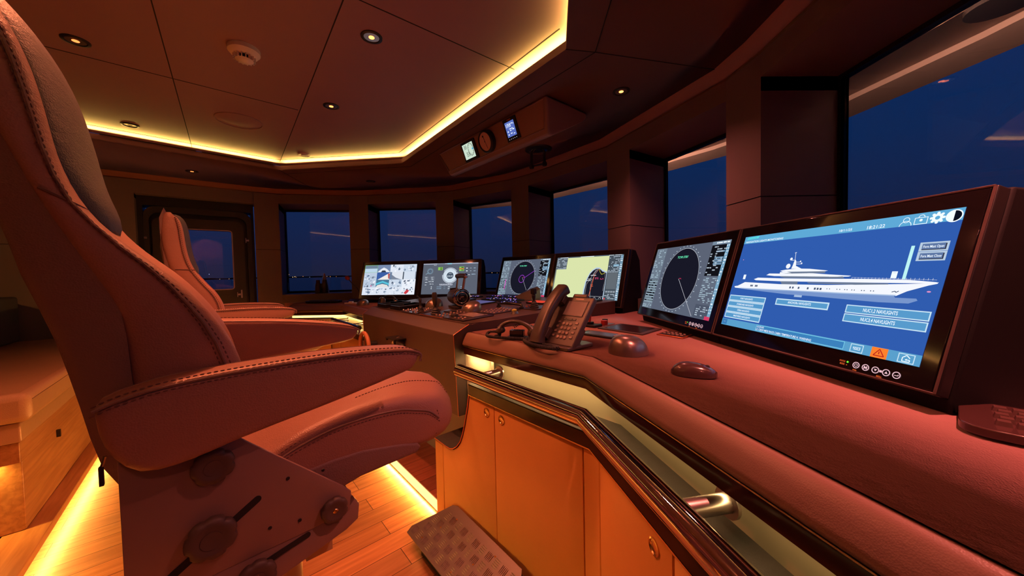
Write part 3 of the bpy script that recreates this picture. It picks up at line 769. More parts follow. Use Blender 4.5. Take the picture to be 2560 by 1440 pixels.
# beige wall behind the corner
bw = B(); bw.outline([(.30, .754), (.10, .754), (.12, .50), (.16, .39), (.20, .392), (.26, .51), (.30, .64)], -.125, -.112, M_beige, lambda k, z, o: Vector((dA.x + dirA.x * k + nO.x * o, dA.y + dirA.y * k + nO.y * o, z)))
bw.build('beige_back', parent=t)
_a = dA + dirA * .15 - nO * .085; _b = dA + dirA * .28 - nO * .085
light_area('shelf_strip', (_a.x, _a.y, .745), (_b.x, _b.y, .745), .008, .35, (1, .62, .25), (-nO.x * .3, -nO.y * .3, -1))
# far cabinets
pa = Vector(S2(.83, 2.70)); pd = (Vector(S2(.83, 3.50)) - pa).normalized(); pb = Vector(S2(.83, 3.50)); pdd = (Vector((-2.15, 3.20)) - pb).normalized()
for i, (k0, k1, lab) in enumerate(((0, .26, 'orange cabinet beyond the centre console, nearest it'), (.264, .53, 'orange cabinet beyond the centre console, middle one'), (.534, .795, 'orange cabinet beyond the centre console, at the far corner'))):
    cab(pa, pd, k0, k1, lab)
cab(pb, pdd, .01, .42, 'far orange cabinet facing the camera below the far keyboard')
# chrome hand rails
def rail(path, r, label, brk):
    t = thing('hand_rail', label, 'hand rail', (0, 0, 0))
    b = B(); P = [Vector(p) for p in path]
    b.tube(P, r, M_chrome, 20); b.build('rail_tube', parent=t, sharp=30)
    for p, n in brk:
        p = Vector(p); n = Vector(n).normalized(); b = B(); b.cyl(p + n * r * .6, p + n * .105, r * .62, M_steel, 16); b.lathe([(r * 1.0, 0), (r * 1.0, .006)], M_steel, p + n * .098, n, 16); b.build('bracket', parent=t)
    return t
ra = dA + dirA * .245 + nO * .012; rb = dB + nO * .016; rc = dC + Vector((-.03, 0)) ; re_ = dE + Vector((-.03, 0))
nB = Vector((dirB.y, -dirB.x)); nB = -nB if nB.dot(nO) < 0 else nB
rb = dB + (nO + nB).normalized() * .022; rc = dC + nB * .016; re_ = dE + nB * .012
rz = .727
rail([(ra.x, ra.y, rz), (rb.x, rb.y, rz), (rc.x, rc.y, rz), (re_.x, re_.y, rz)], .0255, 'polished chrome hand rail running along the near desk, bent at the corner',
     [((ra + (rb - ra) * .22).to_3d() + Vector((0, 0, rz)), -nO.to_3d()), ((rb + (rc - rb) * .372).to_3d() + Vector((0, 0, rz)), -nB.to_3d()), ((rb + (rc - rb) * .85).to_3d() + Vector((0, 0, rz)), -nB.to_3d())])
q0 = Vector(S2(.835, 2.72)); q1 = Vector(S2(.835, 3.47)); q2 = Vector((-2.12, 3.20)); 
rail([(q0.x, q0.y, rz), (q1.x, q1.y, rz), (q2.x, q2.y, rz)], .018, 'chrome hand rail along the far desk beyond the centre console', [((q0 + (q1 - q0) * .3).to_3d() + Vector((0, 0, rz)), FV), ((q0 + (q1 - q0) * .85).to_3d() + Vector((0, 0, rz)), FV)])
# ------------------------------------------------------------------ centre console block
def bz(s, t=0): return 1.12 - .235 + (s - .92) * .0466
TOPP = [(.90, 1.345), (1.10, 1.328), (1.90, 1.210), (1.90, 2.36), (1.86, 2.56), (1.40, 2.88), (.916, 2.655)]
cc = thing('centre_console', 'brown centre console block with a sloping top full of controls', 'console', (0, 0, 0))
b = B()
b.prism([S2(*p) for p in TOPP], .60, lambda x, y: bz(FV.x * x + FV.y * y), M_console)
# chamfered front
ft = [S(.90, 1.345, bz(.90)), S(.916, 2.655, bz(.916))]; fm = [S(.815, 1.345, .845), S(.834, 2.62, .845)]; fb = [S(.83, 1.345, .47), S(.84, 2.62, .47)]; bk = [S(1.0, 1.335, .47), S(1.0, 2.62, .47)]
bt = [S(1.0, 1.338, bz(1.0)), S(1.0, 2.66, bz(1.0))]
rs = [[ft[0], fm[0], fb[0], bk[0], S(1.0, 1.337, bz(1.0))], [ft[1], fm[1], fb[1], bk[1], S(1.0, 2.66, bz(1.0))]]
b.rings(rs, M_console)
b.build('body', parent=cc, bevel=.003)
for i in (0, 1):
    b = B(); b.tube([ft[i], fm[i], fb[i]], .0016, mat('copper_edge', (.75, .25, .12), .3, metal=.7), 6); b.build('edge_line', parent=cc)
# plinth step under the block, with an LED line along its front
t = thing('floor_step', 'low dark wood step under the centre console with a glowing edge', 'step', (0, 0, 0))
b = B(); b.prism([S2(.79, 1.46), S2(2.2, 1.46), S2(2.2, 3.2), S2(.79, 3.2)], 0.001, .034, wood('dark_oak', (.22, .07, .04), (.34, .12, .07), plank=(1.1, .105), rot=-TH)); b.build('tread', parent=t)
b = B(); b.prism([S2(.772, 1.455), S2(.789, 1.455), S2(.789, 3.2), S2(.772, 3.2)], 0.001, .030, emit((255, 205, 120), 2.2)); b.build('led_strip', parent=t)
p0 = S(.765, 1.46, .02); p1 = S(.765, 3.2, .02)
light_area('floor_strip', p0, p1, .02, 20, AMBER, (-FV.x, -FV.y, -.1))
b = B(); b.prism([S2(1.02, 1.52), S2(1.9, 1.45), S2(1.9, 2.62), S2(1.02, 2.58)], .035, .60, M_wall); tag(b.build('console_pedestal'), 'dark recessed base under the centre console', 'pedestal')
b = B(); b.prism([S2(1.0, 2.80), S2(2.3, 2.7), (-.7, 3.6), (-1.6, 3.75), (-2.2, 3.55), (-2.05, 3.40), (-1.62, 3.40)], .035, .60, M_wall)
# ------------------------------------------------------------------ writing
_txt = {}
def text_geo(s, bold=False):
    """flat letter mesh of height ~1 (cap), origin bottom-left; returns verts, faces, width"""
    key = s
    if key in _txt: return _txt[key]
    c = bpy.data.curves.new('writing', 'FONT'); c.body = s; c.size = 1.38; c.resolution_u = 2; c.fill_mode = 'FRONT'; c.offset = .018
    o = bpy.data.objects.new('writing', c); me = o.to_mesh()
    v = [(p.co.x, p.co.y) for p in me.vertices]; f = [list(p.vertices) for p in me.polygons]
    o.to_mesh_clear(); bpy.data.objects.remove(o); bpy.data.curves.remove(c)
    x0 = min((p[0] for p in v), default=0); x1 = max((p[0] for p in v), default=1)
    v = [(x - x0, y) for x, y in v]
    _txt[key] = (v, f, x1 - x0); return _txt[key]
class Canvas:
    """flat drawing surface: x right 0..1, y down 0..1, laid on to3(u, v, w) in metres"""
    def __init__(self, b, W, H, to3, w0=.0006): self.b, self.W, self.H, self.to3, self.w, self.n = b, W, H, to3, w0, 0
    def P(self, x, y, k): return self.to3((x - .5) * self.W, (.5 - y) * self.H, self.w + k * .00012)
    def poly(self, pts, m, k=1): self.b.face([self.P(x, y, k) for x, y in pts][::-1], m)
    def rect(self, x0, y0, x1, y1, m, k=1): self.poly([(x0, y0), (x1, y0), (x1, y1), (x0, y1)], m, k)
    def frame(self, x0, y0, x1, y1, m, k=2, t=.004):
        ty = t * self.W / self.H
        self.rect(x0, y0, x1, y0 + ty, m, k); self.rect(x0, y1 - ty, x1, y1, m, k); self.rect(x0, y0 + ty, x0 + t, y1 - ty, m, k); self.rect(x1 - t, y0 + ty, x1, y1 - ty, m, k)
    def circ(self, cx, cy, r, m, k=1, n=40, ry=None):
        a = self.W / self.H if ry is None else ry / r
        self.poly([(cx + r * math.cos(2 * pi * j / n), cy + r * a * math.sin(2 * pi * j / n)) for j in range(n)], m, k)
    def ring(self, cx, cy, r, t, m, k=2, n=40, a0=0, a1=360):
        a = self.W / self.H
        for j in range(n):
            p, q = R(a0 + (a1 - a0) * j / n), R(a0 + (a1 - a0) * (j + 1) / n)
            self.poly([(cx + (r - t) * math.cos(p), cy + (r - t) * a * math.sin(p)), (cx + r * math.cos(p), cy + r * a * math.sin(p)), (cx + r * math.cos(q), cy + r * a * math.sin(q)), (cx + (r - t) * math.cos(q), cy + (r - t) * a * math.sin(q))][::-1], m, k)
    def line(self, pts, t, m, k=2):
        for (x0, y0), (x1, y1) in zip(pts, pts[1:]):
            dx, dy = (x1 - x0) * self.W, (y1 - y0) * self.H; L = math.hypot(dx, dy) or 1
            ox, oy = -dy / L * t * .5, dx / L * t * .5
            ox, oy = ox, oy * self.W / self.H
            self.poly([(x0 + ox, y0 + oy), (x1 + ox, y1 + oy), (x1 - ox, y1 - oy), (x0 - ox, y0 - oy)], m, k)
    def text(self, s, x, y, h, m, k=3, wd=None, align='c'):
        """cap height h (fraction of H), x,y = centre (or left) of the line; wd = width fraction of W"""
        v, f, w = text_geo(s); sy = h * self.H; sx = sy if wd is None else wd * self.W / w
        ox = (x - .5) * self.W - (w * sx / 2 if align == 'c' else 0); oy = (.5 - y) * self.H - sy * .5
        self.b.add([self.to3(ox + p[0] * sx, oy + p[1] * sy, self.w + k * .00012) for p in v], f, m)
    def bars(self, x0, y0, x1, y1, rows, m, seed=0, fill=.55, k=2):
        rnd = random.Random(seed); h = (y1 - y0) / rows
        for i in range(rows):
            x = x0
            while x < x1 - .004:
                w = rnd.uniform(.08, .28) * (x1 - x0)
                if rnd.random() < fill: self.rect(x, y0 + i * h + h * .25, min(x1, x + w * .85), y0 + i * h + h * .72, m, k)
                x += w
# ------------------------------------------------------------------ monitors
SW, SH, TILT = .55, .3067, R(16.87)
ZC = CAMZ - .0447
def T3(u, v, w): # monitor root frame, root at desk height under the screen
    return Vector((u, v * math.sin(TILT) - w * math.cos(TILT), (ZC - DZ) + v * math.cos(TILT) + w * math.sin(TILT)))
WHT = emit((235, 245, 255), 1.1); PALE = emit((190, 205, 220), .9)
def touch_row(c, xs, y):
    m = emit((255, 205, 215), .9); k = 2
    for i, x in enumerate(xs): c.ring(x, y, .0125, .0028, m, k, 24)
    c.ring(xs[0], y, .006, .0018, m, 3, 16); c.text('M', xs[1], y, .022, m); c.poly([(xs[2] - .005, y - .007), (xs[2] + .005, y - .007), (xs[2], y + .009)], m)
    c.poly([(xs[3] - .005, y + .007), (xs[3] + .005, y + .007), (xs[3], y - .009)], m); c.poly([(xs[2] + .0135, y - .007), (xs[3] - .0135, y - .007), (xs[3] - .0135, y + .007), (xs[2] + .0135, y + .007)], m)
    c.line([(xs[4] + .005, y - .006), (xs[4] + .005, y + .003), (xs[4] - .006, y + .003)], .0022, m)
    o = emit((255, 110, 50), .8)
    c.text('STATUS', xs[0] - .053, y - .008, .013, o, wd=.022); c.text('MODE', xs[0] - .051, y + .012, .013, o, wd=.018); c.text('PWR', xs[0], y + .036, .012, o, wd=.014); c.text('BRILL', (xs[2] + xs[3]) / 2, y + .036, .012, o, wd=.018)
    c.circ(xs[0] - .033, y - .008, .0038, emit((120, 255, 60), 1.3), 2, 12); c.circ(xs[0] - .034, y + .014, .002, o, 2, 8)
def monitor(x, y, yaw, label, draw, touch=True, ends=(0, 0), deep=.30, z0=0.0, right_box=False):
    t = thing('monitor', label, 'monitor', (x, y, DZ), R(yaw), group=None)
    hw = .3085
    top, bot = .190, -.197
    b = B()
    f = [T3(0, bot, -.03), T3(0, top + .004, -.03)]
    prof = [(f[0].y, max(z0, f[0].z)), (f[1].y, f[1].z), (f[1].y + .05, f[1].z - .004), (f[1].y + .10, f[1].z - .07), (f[1].y + .13, z0), (f[0].y + .004, z0)]
    rs = [[Vector((sx_, p[0], p[1])) for p in prof] for sx_ in (-hw + ends[0], hw - ends[1])]
    b.rings(rs, M_housing); b.build('housing', parent=t, bevel=.006)
    b = B(); b.rings([[T3(sx_, v, w) for v, w in ((bot, -.03), (bot, -.004), (top, -.004), (top, -.03))] for sx_ in (-hw + .002, hw - .002)], M_black); b.build('frame', parent=t, bevel=.003)
    b = B(); b.rings([[T3(sx_, v, w) for v, w in ((bot + .006, -.004), (bot + .006, 0), (top - .006, 0), (top - .006, -.004))] for sx_ in (-hw + .008, hw - .008)], M_blackgloss); b.build('bezel_glass', parent=t, bevel=.0012)
    b = B(); e = .0035
    for (a0, c0, a1, c1) in ((-hw + .004, bot + .003, hw - .004, bot + .003), (hw - .004, bot + .003, hw - .004, top - .003), (hw - .004, top - .003, -hw + .004, top - .003), (-hw + .004, top - .003, -hw + .004, bot + .003)):
        b.cyl(T3(a0, c0, -.001), T3(a1, c1, -.001), .0024, M_console, 6)
    b.build('edge_line', parent=t)
    b = B(); c = Canvas(b, SW, SH, T3); draw(c); b.build('display', parent=t, recalc=False)
    if touch:
        b = B(); c = Canvas(b, SW, SH, T3); touch_row(c, (.810, .844, .878, .913, .945), 1.081); b.build('touch_buttons', parent=t, recalc=False)
    return t
def scr_yacht(c):
    c.rect(0, 0, 1, 1, emit((48, 92, 175)), 0)
    hd = emit((95, 170, 215)); c.rect(0, 0, 1, .08, hd); c.rect(0, .929, 1, 1, emit((90, 160, 205)))
    c.poly([(.024, .012), (.112, .006), (.105, .030), (.018, .034)], emit((90, 230, 230)), 2); c.text('INTEGRATED', .062, .022, .014, hd, wd=.07)
    c.text('NAVIGATION LIGHTS MONITORING', .151, .062, .021, WHT, wd=.27); c.text('18/11/25', .614, .057, .020, WHT, wd=.056); c.text('18:21:22', .736, .058, .026, WHT, wd=.066)
    # icons
    c.ring(.838, .038, .011, .0022, WHT, 3, 20); c.ring(.838, .080, .020, .0022, WHT, 3, 20, 180, 360)
    c.frame(.864, .030, .904, .078, WHT, 3, .0022); c.ring(.884, .030, .010, .0022, WHT, 3, 14, 180, 360); c.circ(.884, .050, .005, WHT, 3, 10)
    c.ring(.931, .047, .0155, .0085, WHT, 3, 24)
    for k in range(8):
        a = 2 * pi * k / 8; c.circ(.931 + .0175 * math.cos(a), .047 + .0175 * 1.79 * math.sin(a), .0048, WHT, 3, 8)
    c.circ(.976, .048, .0225, WHT, 3, 32); c.poly([(.976 + .019 * math.cos(R(a)), .048 + .034 * math.sin(R(a))) for a in range(-90, 91, 15)], emit((10, 15, 30)), 4)
    # mast buttons
    g1, g2 = emit((185, 205, 225)), emit((95, 120, 165))
    for y0, s in ((.207, 'Fore Mast Open'), (.270, 'Fore Mast Close')):
        c.rect(.903, y0, .985, y0 + .061, g1, 2); c.rect(.911, y0 + .012, .979, y0 + .052, emit((45, 45, 60)), 3); c.rect(.911, y0 + .010, .976, y0 + .047, g2, 4); c.text(s, .944, y0 + .029, .017, WHT, k=5, wd=.058)
    c.rect(.878, .225, .889, .455, emit((190, 245, 245)), 2)
    for x in (.840, .075): c.rect(x, .40 if x > .5 else .43, x + .019, (.448 if x > .5 else .480), WHT, 2); c.line([(x + .004, .41 if x > .5 else .437), (x + .015, .41 if x > .5 else .437)], .001, g2, 3)
    c.circ(.967, .532, .006, emit((235, 150, 200)), 2, 12, ry=.005); c.circ(.035, .262, .003, emit((235, 150, 200)), 2, 12, ry=.005)
    # the yacht
    wh, sh, gl, bl = emit((245, 248, 255), 1.0), emit((165, 190, 225)), emit((110, 125, 150)), emit((120, 150, 205))
    c.poly([(.030, .578), (.162, .584), (.422, .578), (.68, .576), (.867, .569), (.874, .582), (.938, .580), (.943, .593), (.919, .615), (.821, .621), (.649, .616), (.536, .612), (.41, .612), (.25, .600), (.133, .590)], bl, 2)
    c.rect(.452, .608, .494, .630, sh, 2)
    c.poly([(.023, .562), (.05, .555), (.10, .512), (.35, .520), (.60, .512), (.90, .486), (.976, .476), (.986, .470), (.984, .480), (.962, .492), (.905, .535), (.875, .570), (.68, .577), (.42, .579), (.16, .585), (.030, .578)], wh, 3)
    c.poly([(.04, .575), (.16, .575), (.42, .571), (.68, .568), (.875, .563), (.872, .571), (.68, .577), (.42, .579), (.16, .585)], sh, 4)
    c.poly([(.163, .478), (.19, .461), (.35, .464), (.57, .462), (.74, .456), (.90, .458), (.983, .470), (.976, .479), (.74, .484), (.35, .492), (.18, .488)], wh, 4)
    c.poly([(.347, .492), (.45, .489), (.452, .516), (.362, .520)], gl, 5); c.poly([(.50, .494), (.74, .484), (.84, .486), (.84, .493), (.72, .503), (.51, .503)], gl, 5)
    c.poly([(.244, .434), (.262, .417), (.333, .418), (.50, .412), (.60, .424), (.695, .433), (.685, .440), (.60, .444), (.30, .442)], wh, 4)
    c.poly([(.34, .442), (.64, .442), (.66, .438), (.67, .455), (.58, .460), (.37, .460), (.34, .452)], gl, 4)
    c.poly([(.328, .390), (.36, .380), (.431, .371), (.494, .374), (.587, .391), (.575, .396), (.45, .400), (.345, .400)], wh, 4)
    c.poly([(.37, .400), (.575, .396), (.577, .411), (.50, .415), (.36, .418)], gl, 4); c.poly([(.33, .403), (.37, .400), (.40, .412), (.33, .419)], wh, 5)
    c.poly([(.391, .372), (.395, .34), (.397, .300), (.402, .287), (.408, .300), (.414, .345), (.45, .372)], wh, 4); c.line([(.400, .30), (.392, .215)], .0022, wh, 4); c.line([(.386, .222), (.398, .218)], .0018, wh, 4)
    c.circ(.376, .278, .0075, wh, 4, 16); c.circ(.369, .346, .013, wh, 4, 20); c.line([(.38, .290), (.402, .290)], .0025, wh, 4)
    for y, x in ((.310, .437), (.328, .446)): c.line([(.405, y), (x, y)], .0022, wh, 4); c.circ(x - .004, y - .006, .004, wh, 4, 8)
    for k in range(22): c.line([(.70 + k * .0128, .459), (.70 + k * .0128, .445)], .0009, wh, 4)
    c.line([(.70, .446), (.98, .456)], .0007, wh, 4)
    dk = emit((75, 90, 120))
    for x in (.150, .160, .185, .195, .412, .428, .460, .509, .545, .559, .573): c.rect(x, .538, x + .009, .556, dk, 5)
    for x in (.605, .617, .650, .662, .683, .693, .712, .722, .750, .760, .784, .794): c.rect(x, .540, x + .004, .547, dk, 5)
    c.line([(.858, .545), (.868, .538), (.872, .546), (.88, .536)], .003, dk, 5)
    # buttons
    bt = emit((88, 155, 205)); fr = emit((200, 228, 245))
    for i, s in enumerate(('PORT NAVLIGHTS', 'STARBOARD NAVLIGHTS', 'STERN NAVLIGHTS', 'MASTHEAD NAVLIGHTS')):
        y = .660 + i * .064; c.rect(.010, y, .287, y + .062, bt, 2); c.frame(.010, y, .287, y + .062, fr, 3, .0055); c.text(s, .150, y + .031, .019, WHT, wd=.095 if i in (0, 2) else .13, k=4)
    c.rect(.355, .655, .637, .717, bt, 2); c.frame(.355, .655, .637, .717, fr, 3, .006); c.text('ANCHORs NAVLIGHTS', .49, .683, .021, WHT, wd=.125, k=4)
    for y, s in ((.656, 'NUC1,2 NAVLIGHTS'), (.724, 'NUC3,4 NAVLIGHTS')): c.rect(.711, y, .991, y + .062, bt, 2); c.frame(.711, y, .991, y + .062, fr, 3, .004); c.text(s, .838, y + .030, .026, WHT, wd=.118, k=4)
    c.rect(.004, .934, .045, .990, emit((60, 125, 185)), 2); c.line([(.018, .962), (.032, .962)], .001, WHT, 3)
    c.rect(.276, .934, .746, .990, emit((60, 130, 190)), 2); c.frame(.276, .934, .746, .992, emit((130, 215, 240)), 3, .0022)
    c.text('15:59:05', .305, .950, .017, WHT, wd=.047, k=4); c.text('LO CREW MESS RACK CABIN TEMPERATURE H. WARNING', .440, .975, .019, WHT, wd=.325, k=4)
    for x0, x1 in ((.771, .819), (.934, .983)): c.frame(x0, .936, x1, .995, fr, 3, .003)
    c.text('RESET', .795, .963, .015, WHT, wd=.026, k=4); c.line([(.785, .975), (.808, .975), (.808, .955)], .0015, WHT, 4)
    c.rect(.847, .930, .901, 1.0, emit((255, 130, 45)), 2); rdm = emit((190, 40, 30)); c.line([(.874, .940), (.892, .985), (.857, .985), (.874, .940)], .0035, rdm, 4); c.line([(.874, .955), (.874, .974)], .0035, rdm, 4)
    c.line([(.948, .985), (.948, .962), (.959, .945), (.970, .962)], .0028, WHT, 4); c.line([(.948, .985), (.970, .985), (.970, .973), (.958, .973)], .0028, WHT, 4); c.poly([(.956, .973), (.961, .966), (.961, .980)], WHT, 4)
def scr_radar(extra):
    def f(c):
        c.rect(0, 0, 1, 1, emit((92, 100, 118)), 0); side = emit((112, 126, 142)); c.rect(0, 0, .178, 1, side)
        c.circ(.49, .497, .252, emit((24, 24, 38)), 1, 72); c.ring(.49, .497, .254, .003, emit((200, 205, 215)), 2, 72)
        for k in range(36):
            a = 2 * pi * k / 36; x, y = .49 + .272 * math.cos(a), .497 + .272 * 1.793 * math.sin(a); c.rect(x - .006, y - .006, x + .006, y + .006, PALE, 2)
        c.text('TCVR STBY', .47, .172, .034, emit((110, 245, 190), 1.1), wd=.155)
        if extra:
            pu = emit((150, 60, 200)); c.ring(.488, .535, .062, .008, pu, 3, 32); c.line([(.545, .50), (.733, .31)], .007, pu, 3)
            c.rect(.13, .55, .142, .83, emit((235, 30, 200)), 5)
        c.text('HL', .520, .493, .014, emit((235, 60, 110)), wd=.035); c.line([(.497, .50), (.63 if extra else .797, .84 if extra else .985)], .003, emit((215, 215, 225)), 3)
        tx = emit((175, 200, 215), .95); c.bars(.01, .02, .165, .50, 14, tx, 3, .35)
        for k in range(9): y = .525 + k * .042; c.rect(.012, y, .17, y + .022, emit((25, 28, 36)), 2); c.bars(.014, y + .002, .168, y + .02, 1, tx, k, .6, 3); c.rect(.012, y + .026, .17, y + .038, emit((165, 190, 205)), 2)
        c.bars(.01, .91, .17, .99, 3, tx, 5)
        c.rect(.81, .0, 1, .045, emit((120, 140, 160)), 1); c.bars(.815, .006, .995, .04, 1, WHT, 8, .6)
        c.rect(.815, .05, .968, .45, emit((18, 18, 24)), 1); c.bars(.82, .06, .965, .45, 13, PALE, 12, .42, 3)
        for y in (.125, .205, .232, .259, .286): c.rect(.875, y, .963, y + .02, emit((120, 155, 185)), 2)
        c.rect(.968, .05, 1, 1, emit((120, 165, 195)), 1); c.bars(.970, .05, .998, 1, 26, WHT, 4, .4)
        c.rect(.815, .455, .968, .60, emit((100, 110, 128)), 1); c.bars(.82, .47, .962, .80, 14, tx, 17, .5, 3); c.rect(.812, .82, .968, .99, emit((78, 86, 104)), 1); c.bars(.83, .84, .96, .97, 5, PALE, 2, .6, 3)
        c.rect(.945, .955, 1, 1, emit((215, 60, 100)), 3)
    return f
def scr_chart(c):
    c.rect(0, 0, 1, 1, emit((214, 224, 168), 1.05), 0)
    c.rect(0, 0, 1, .022, emit((90, 105, 120)), 1); c.bars(.05, .0, .98, .022, 1, WHT, 9, .5)
    c.rect(0, .02, .182, .30, emit((88, 98, 108)), 1); c.bars(.01, .03, .175, .30, 9, PALE, 4, .45)
    c.rect(0, .30, .018, .93, emit((110, 120, 120)), 1); c.rect(0, .93, .19, 1, emit((85, 95, 105)), 1); c.bars(.01, .935, .18, .99, 3, PALE, 2, .5)
    sea = [(.53, 1), (.528, .80), (.535, .62), (.55, .52), (.575, .42), (.61, .35), (.65, .31), (.69, .305), (.72, .33), (.745, .37), (.775, .385), (.805, .41), (.808, .55), (.80, 1)]
    halo = [(.505, 1), (.508, .78), (.52, .60), (.54, .50), (.565, .40), (.605, .32), (.655, .275), (.70, .28), (.73, .32), (.775, .36), (.815, .38), (.815, 1)]
    c.poly(halo, emit((185, 205, 225)), 1); c.poly(sea, emit((26, 26, 38)), 2)
    og = emit((255, 110, 70)); w = emit((220, 220, 225)); pk = emit((240, 80, 130)); ye = emit((235, 225, 60))
    c.line([(.640, .46), (.622, .70), (.600, 1)], .006, og, 4); c.line([(.602, .675), (.640, .675)], .004, og, 4); c.line([(.612, .705), (.645, .705)], .004, og, 4)
    c.line([(.69, .305), (.645, .44), (.612, .60), (.608, .74), (.632, 1)], .002, w, 3); c.line([(.655, .33), (.60, .50), (.565, .60), (.545, .66), (.545, 1)], .0025, w, 3); c.line([(.675, .31), (.61, .47)], .0025, w, 3); c.line([(.70, .305), (.63, .46)], .0025, og, 3)
    for y, x0, x1 in ((.45, .585, .665), (.535, .555, .61), (.57, .54, .60)): c.rect(x0, y, x1, y + .014, w, 4)
    c.line([(.70, .315), (.713, .38), (.738, .435), (.765, .425), (.782, .395)], .004, ye, 4); c.line([(.785, .40), (.80, .56), (.79, .80)], .002, w, 3)
    c.bars(.657, .50, .705, .55, 2, pk, 3, .8, 4); c.bars(.73, .52, .775, .555, 2, pk, 5, .8, 4); c.line([(.545, .93), (.80, .93)], .0025, w, 4); c.line([(.672, 1), (.680, .955), (.690, .945), (.700, .955), (.708, 1)], .003, w, 4); c.line([(.745, 1), (.755, .955), (.765, .945), (.775, .955), (.785, 1)], .003, w, 4)
    c.rect(.555, .965, .60, .975, pk, 4)
    c.rect(.813, .0, 1, 1, emit((72, 82, 92)), 2); c.bars(.82, .03, .96, .40, 12, PALE, 13, .45, 3); c.rect(.885, .22, .955, .27, emit((140, 180, 205)), 3); c.rect(.825, .40, .958, .76, emit((98, 106, 114)), 3)
    for k in range(4): c.rect(.828 + k * .033, .80, .855 + k * .033, .835, emit((150, 160, 170)), 3)
    c.bars(.82, .86, .96, .98, 4, PALE, 3, .5, 3); c.rect(.965, .02, 1, 1, emit((115, 150, 175)), 3); c.bars(.967, .03, .998, 1, 22, WHT, 6, .5, 4); c.rect(.818, .955, .835, .985, emit((240, 60, 70)), 4)
def scr_conn(c):
    c.rect(0, 0, 1, 1, emit((92, 98, 112)), 0); c.rect(0, 0, 1, .03, emit((175, 180, 200)), 1); c.bars(.02, .0, .99, .03, 1, emit((60, 62, 80)), 6, .35, 2); c.rect(.442, -.002, .526, .036, emit((150, 205, 225)), 2)
    c.text('Pilot AP', .22, .058, .020, WHT, wd=.05)
    c.ring(.505, .405, .142, .010, emit((205, 212, 228)), 2, 56, 215, 325); c.ring(.505, .405, .142, .010, emit((205, 212, 228)), 2, 56, 30, 185); c.ring(.505, .405, .142, .008, emit((205, 212, 228)), 2, 16, -25, 15)
    c.circ(.505, .405, .126, emit((215, 228, 240)), 2, 48); c.circ(.505, .405, .062, emit((70, 84, 102)), 4, 36)
    for k in range(48):
        a = 2 * pi * k / 48; c.line([(.505 + .112 * math.cos(a), .405 + .112 * 1.793 * math.sin(a)), (.505 + .124 * math.cos(a), .405 + .124 * 1.793 * math.sin(a))], .0018, emit((60, 70, 90)), 3)
    c.ring(.505, .405, .098, .002, emit((120, 140, 160)), 3, 40)
    c.text('131.9', .505, .425, .052, WHT, k=5, wd=.088); c.text('HEADING', .505, .335, .016, WHT, k=5, wd=.05)
    gn = emit((140, 200, 90)); dk = emit((30, 45, 30))
    c.rect(.278, .125, .362, .225, gn, 2); c.rect(.315, .145, .352, .165, dk, 3); c.rect(.315, .188, .352, .208, dk, 3)
    c.rect(.664, .125, .75, .265, gn, 2); c.rect(.70, .14, .74, .165, dk, 3); c.rect(.658, .182, .75, .205, emit((225, 60, 50)), 3); c.rect(.70, .225, .74, .245, dk, 3)
    li = emit((150, 190, 215)); c.ring(.135, .255, .042, .005, li, 3, 24); c.poly([(.118, .215), (.136, .205), (.152, .29), (.134, .30)], emit((80, 105, 130)), 3); c.line([(.055, .355), (.105, .305)], .006, li, 3); c.ring(.135, .255, .055, .002, li, 3, 24)
    for x in (.035, .145): c.frame(x, .435, x + .08, .55, emit((160, 165, 180)), 3, .0022); c.text('SET', x + .04, .455, .02, WHT, wd=.045); c.text('000.0', x + .04, .50, .018, WHT, wd=.04); c.text('-24.0', x + .042, .53, .018, WHT, wd=.04)
    c.text('1015.3 M', .165, .592, .030, WHT, wd=.09); c.bars(.04, .60, .10, .63, 1, WHT, 2, .9); c.text('10.1 k', .18, .67, .030, WHT, wd=.07); c.bars(.045, .685, .085, .71, 1, WHT, 2, .9)
    c.rect(.325, .672, .56, .70, emit((200, 205, 220)), 2)
    for k in range(7): c.rect(.335 + k * .032, .676, .355 + k * .032, .690, emit((70, 76, 92)), 3)
    c.rect(.325, .706, .56, .722, emit((170, 175, 190)), 2)
    c.text('0.9', .50, .765, .034, WHT, wd=.035); c.text('8.7', .50, .825, .034, WHT, wd=.035)
    for y in (.765, .82): c.text('0.00 50.000', .32, y, .020, emit((170, 205, 235)), wd=.085); c.text('rpm', .42, y, .016, li, wd=.03); c.rect(.172, y - .01, .188, y + .012, WHT, 2); c.bars(.60, y - .012, .76, y + .012, 1, emit((170, 205, 235)), 5, .7)
    for y, s in ((.175, '0.5'), (.265, '6.0')): c.rect(.79, y - .010, .815, y + .014, WHT, 2); c.rect(.862, y - .006, .882, y + .010, PALE, 2); c.text(s, .94, y, .032, emit((190, 215, 240)), wd=.03)
    c.text('25.8 k', .925, .375, .034, emit((190, 215, 240)), wd=.07); c.bars(.82, .38, .865, .405, 1, WHT, 3, .9)
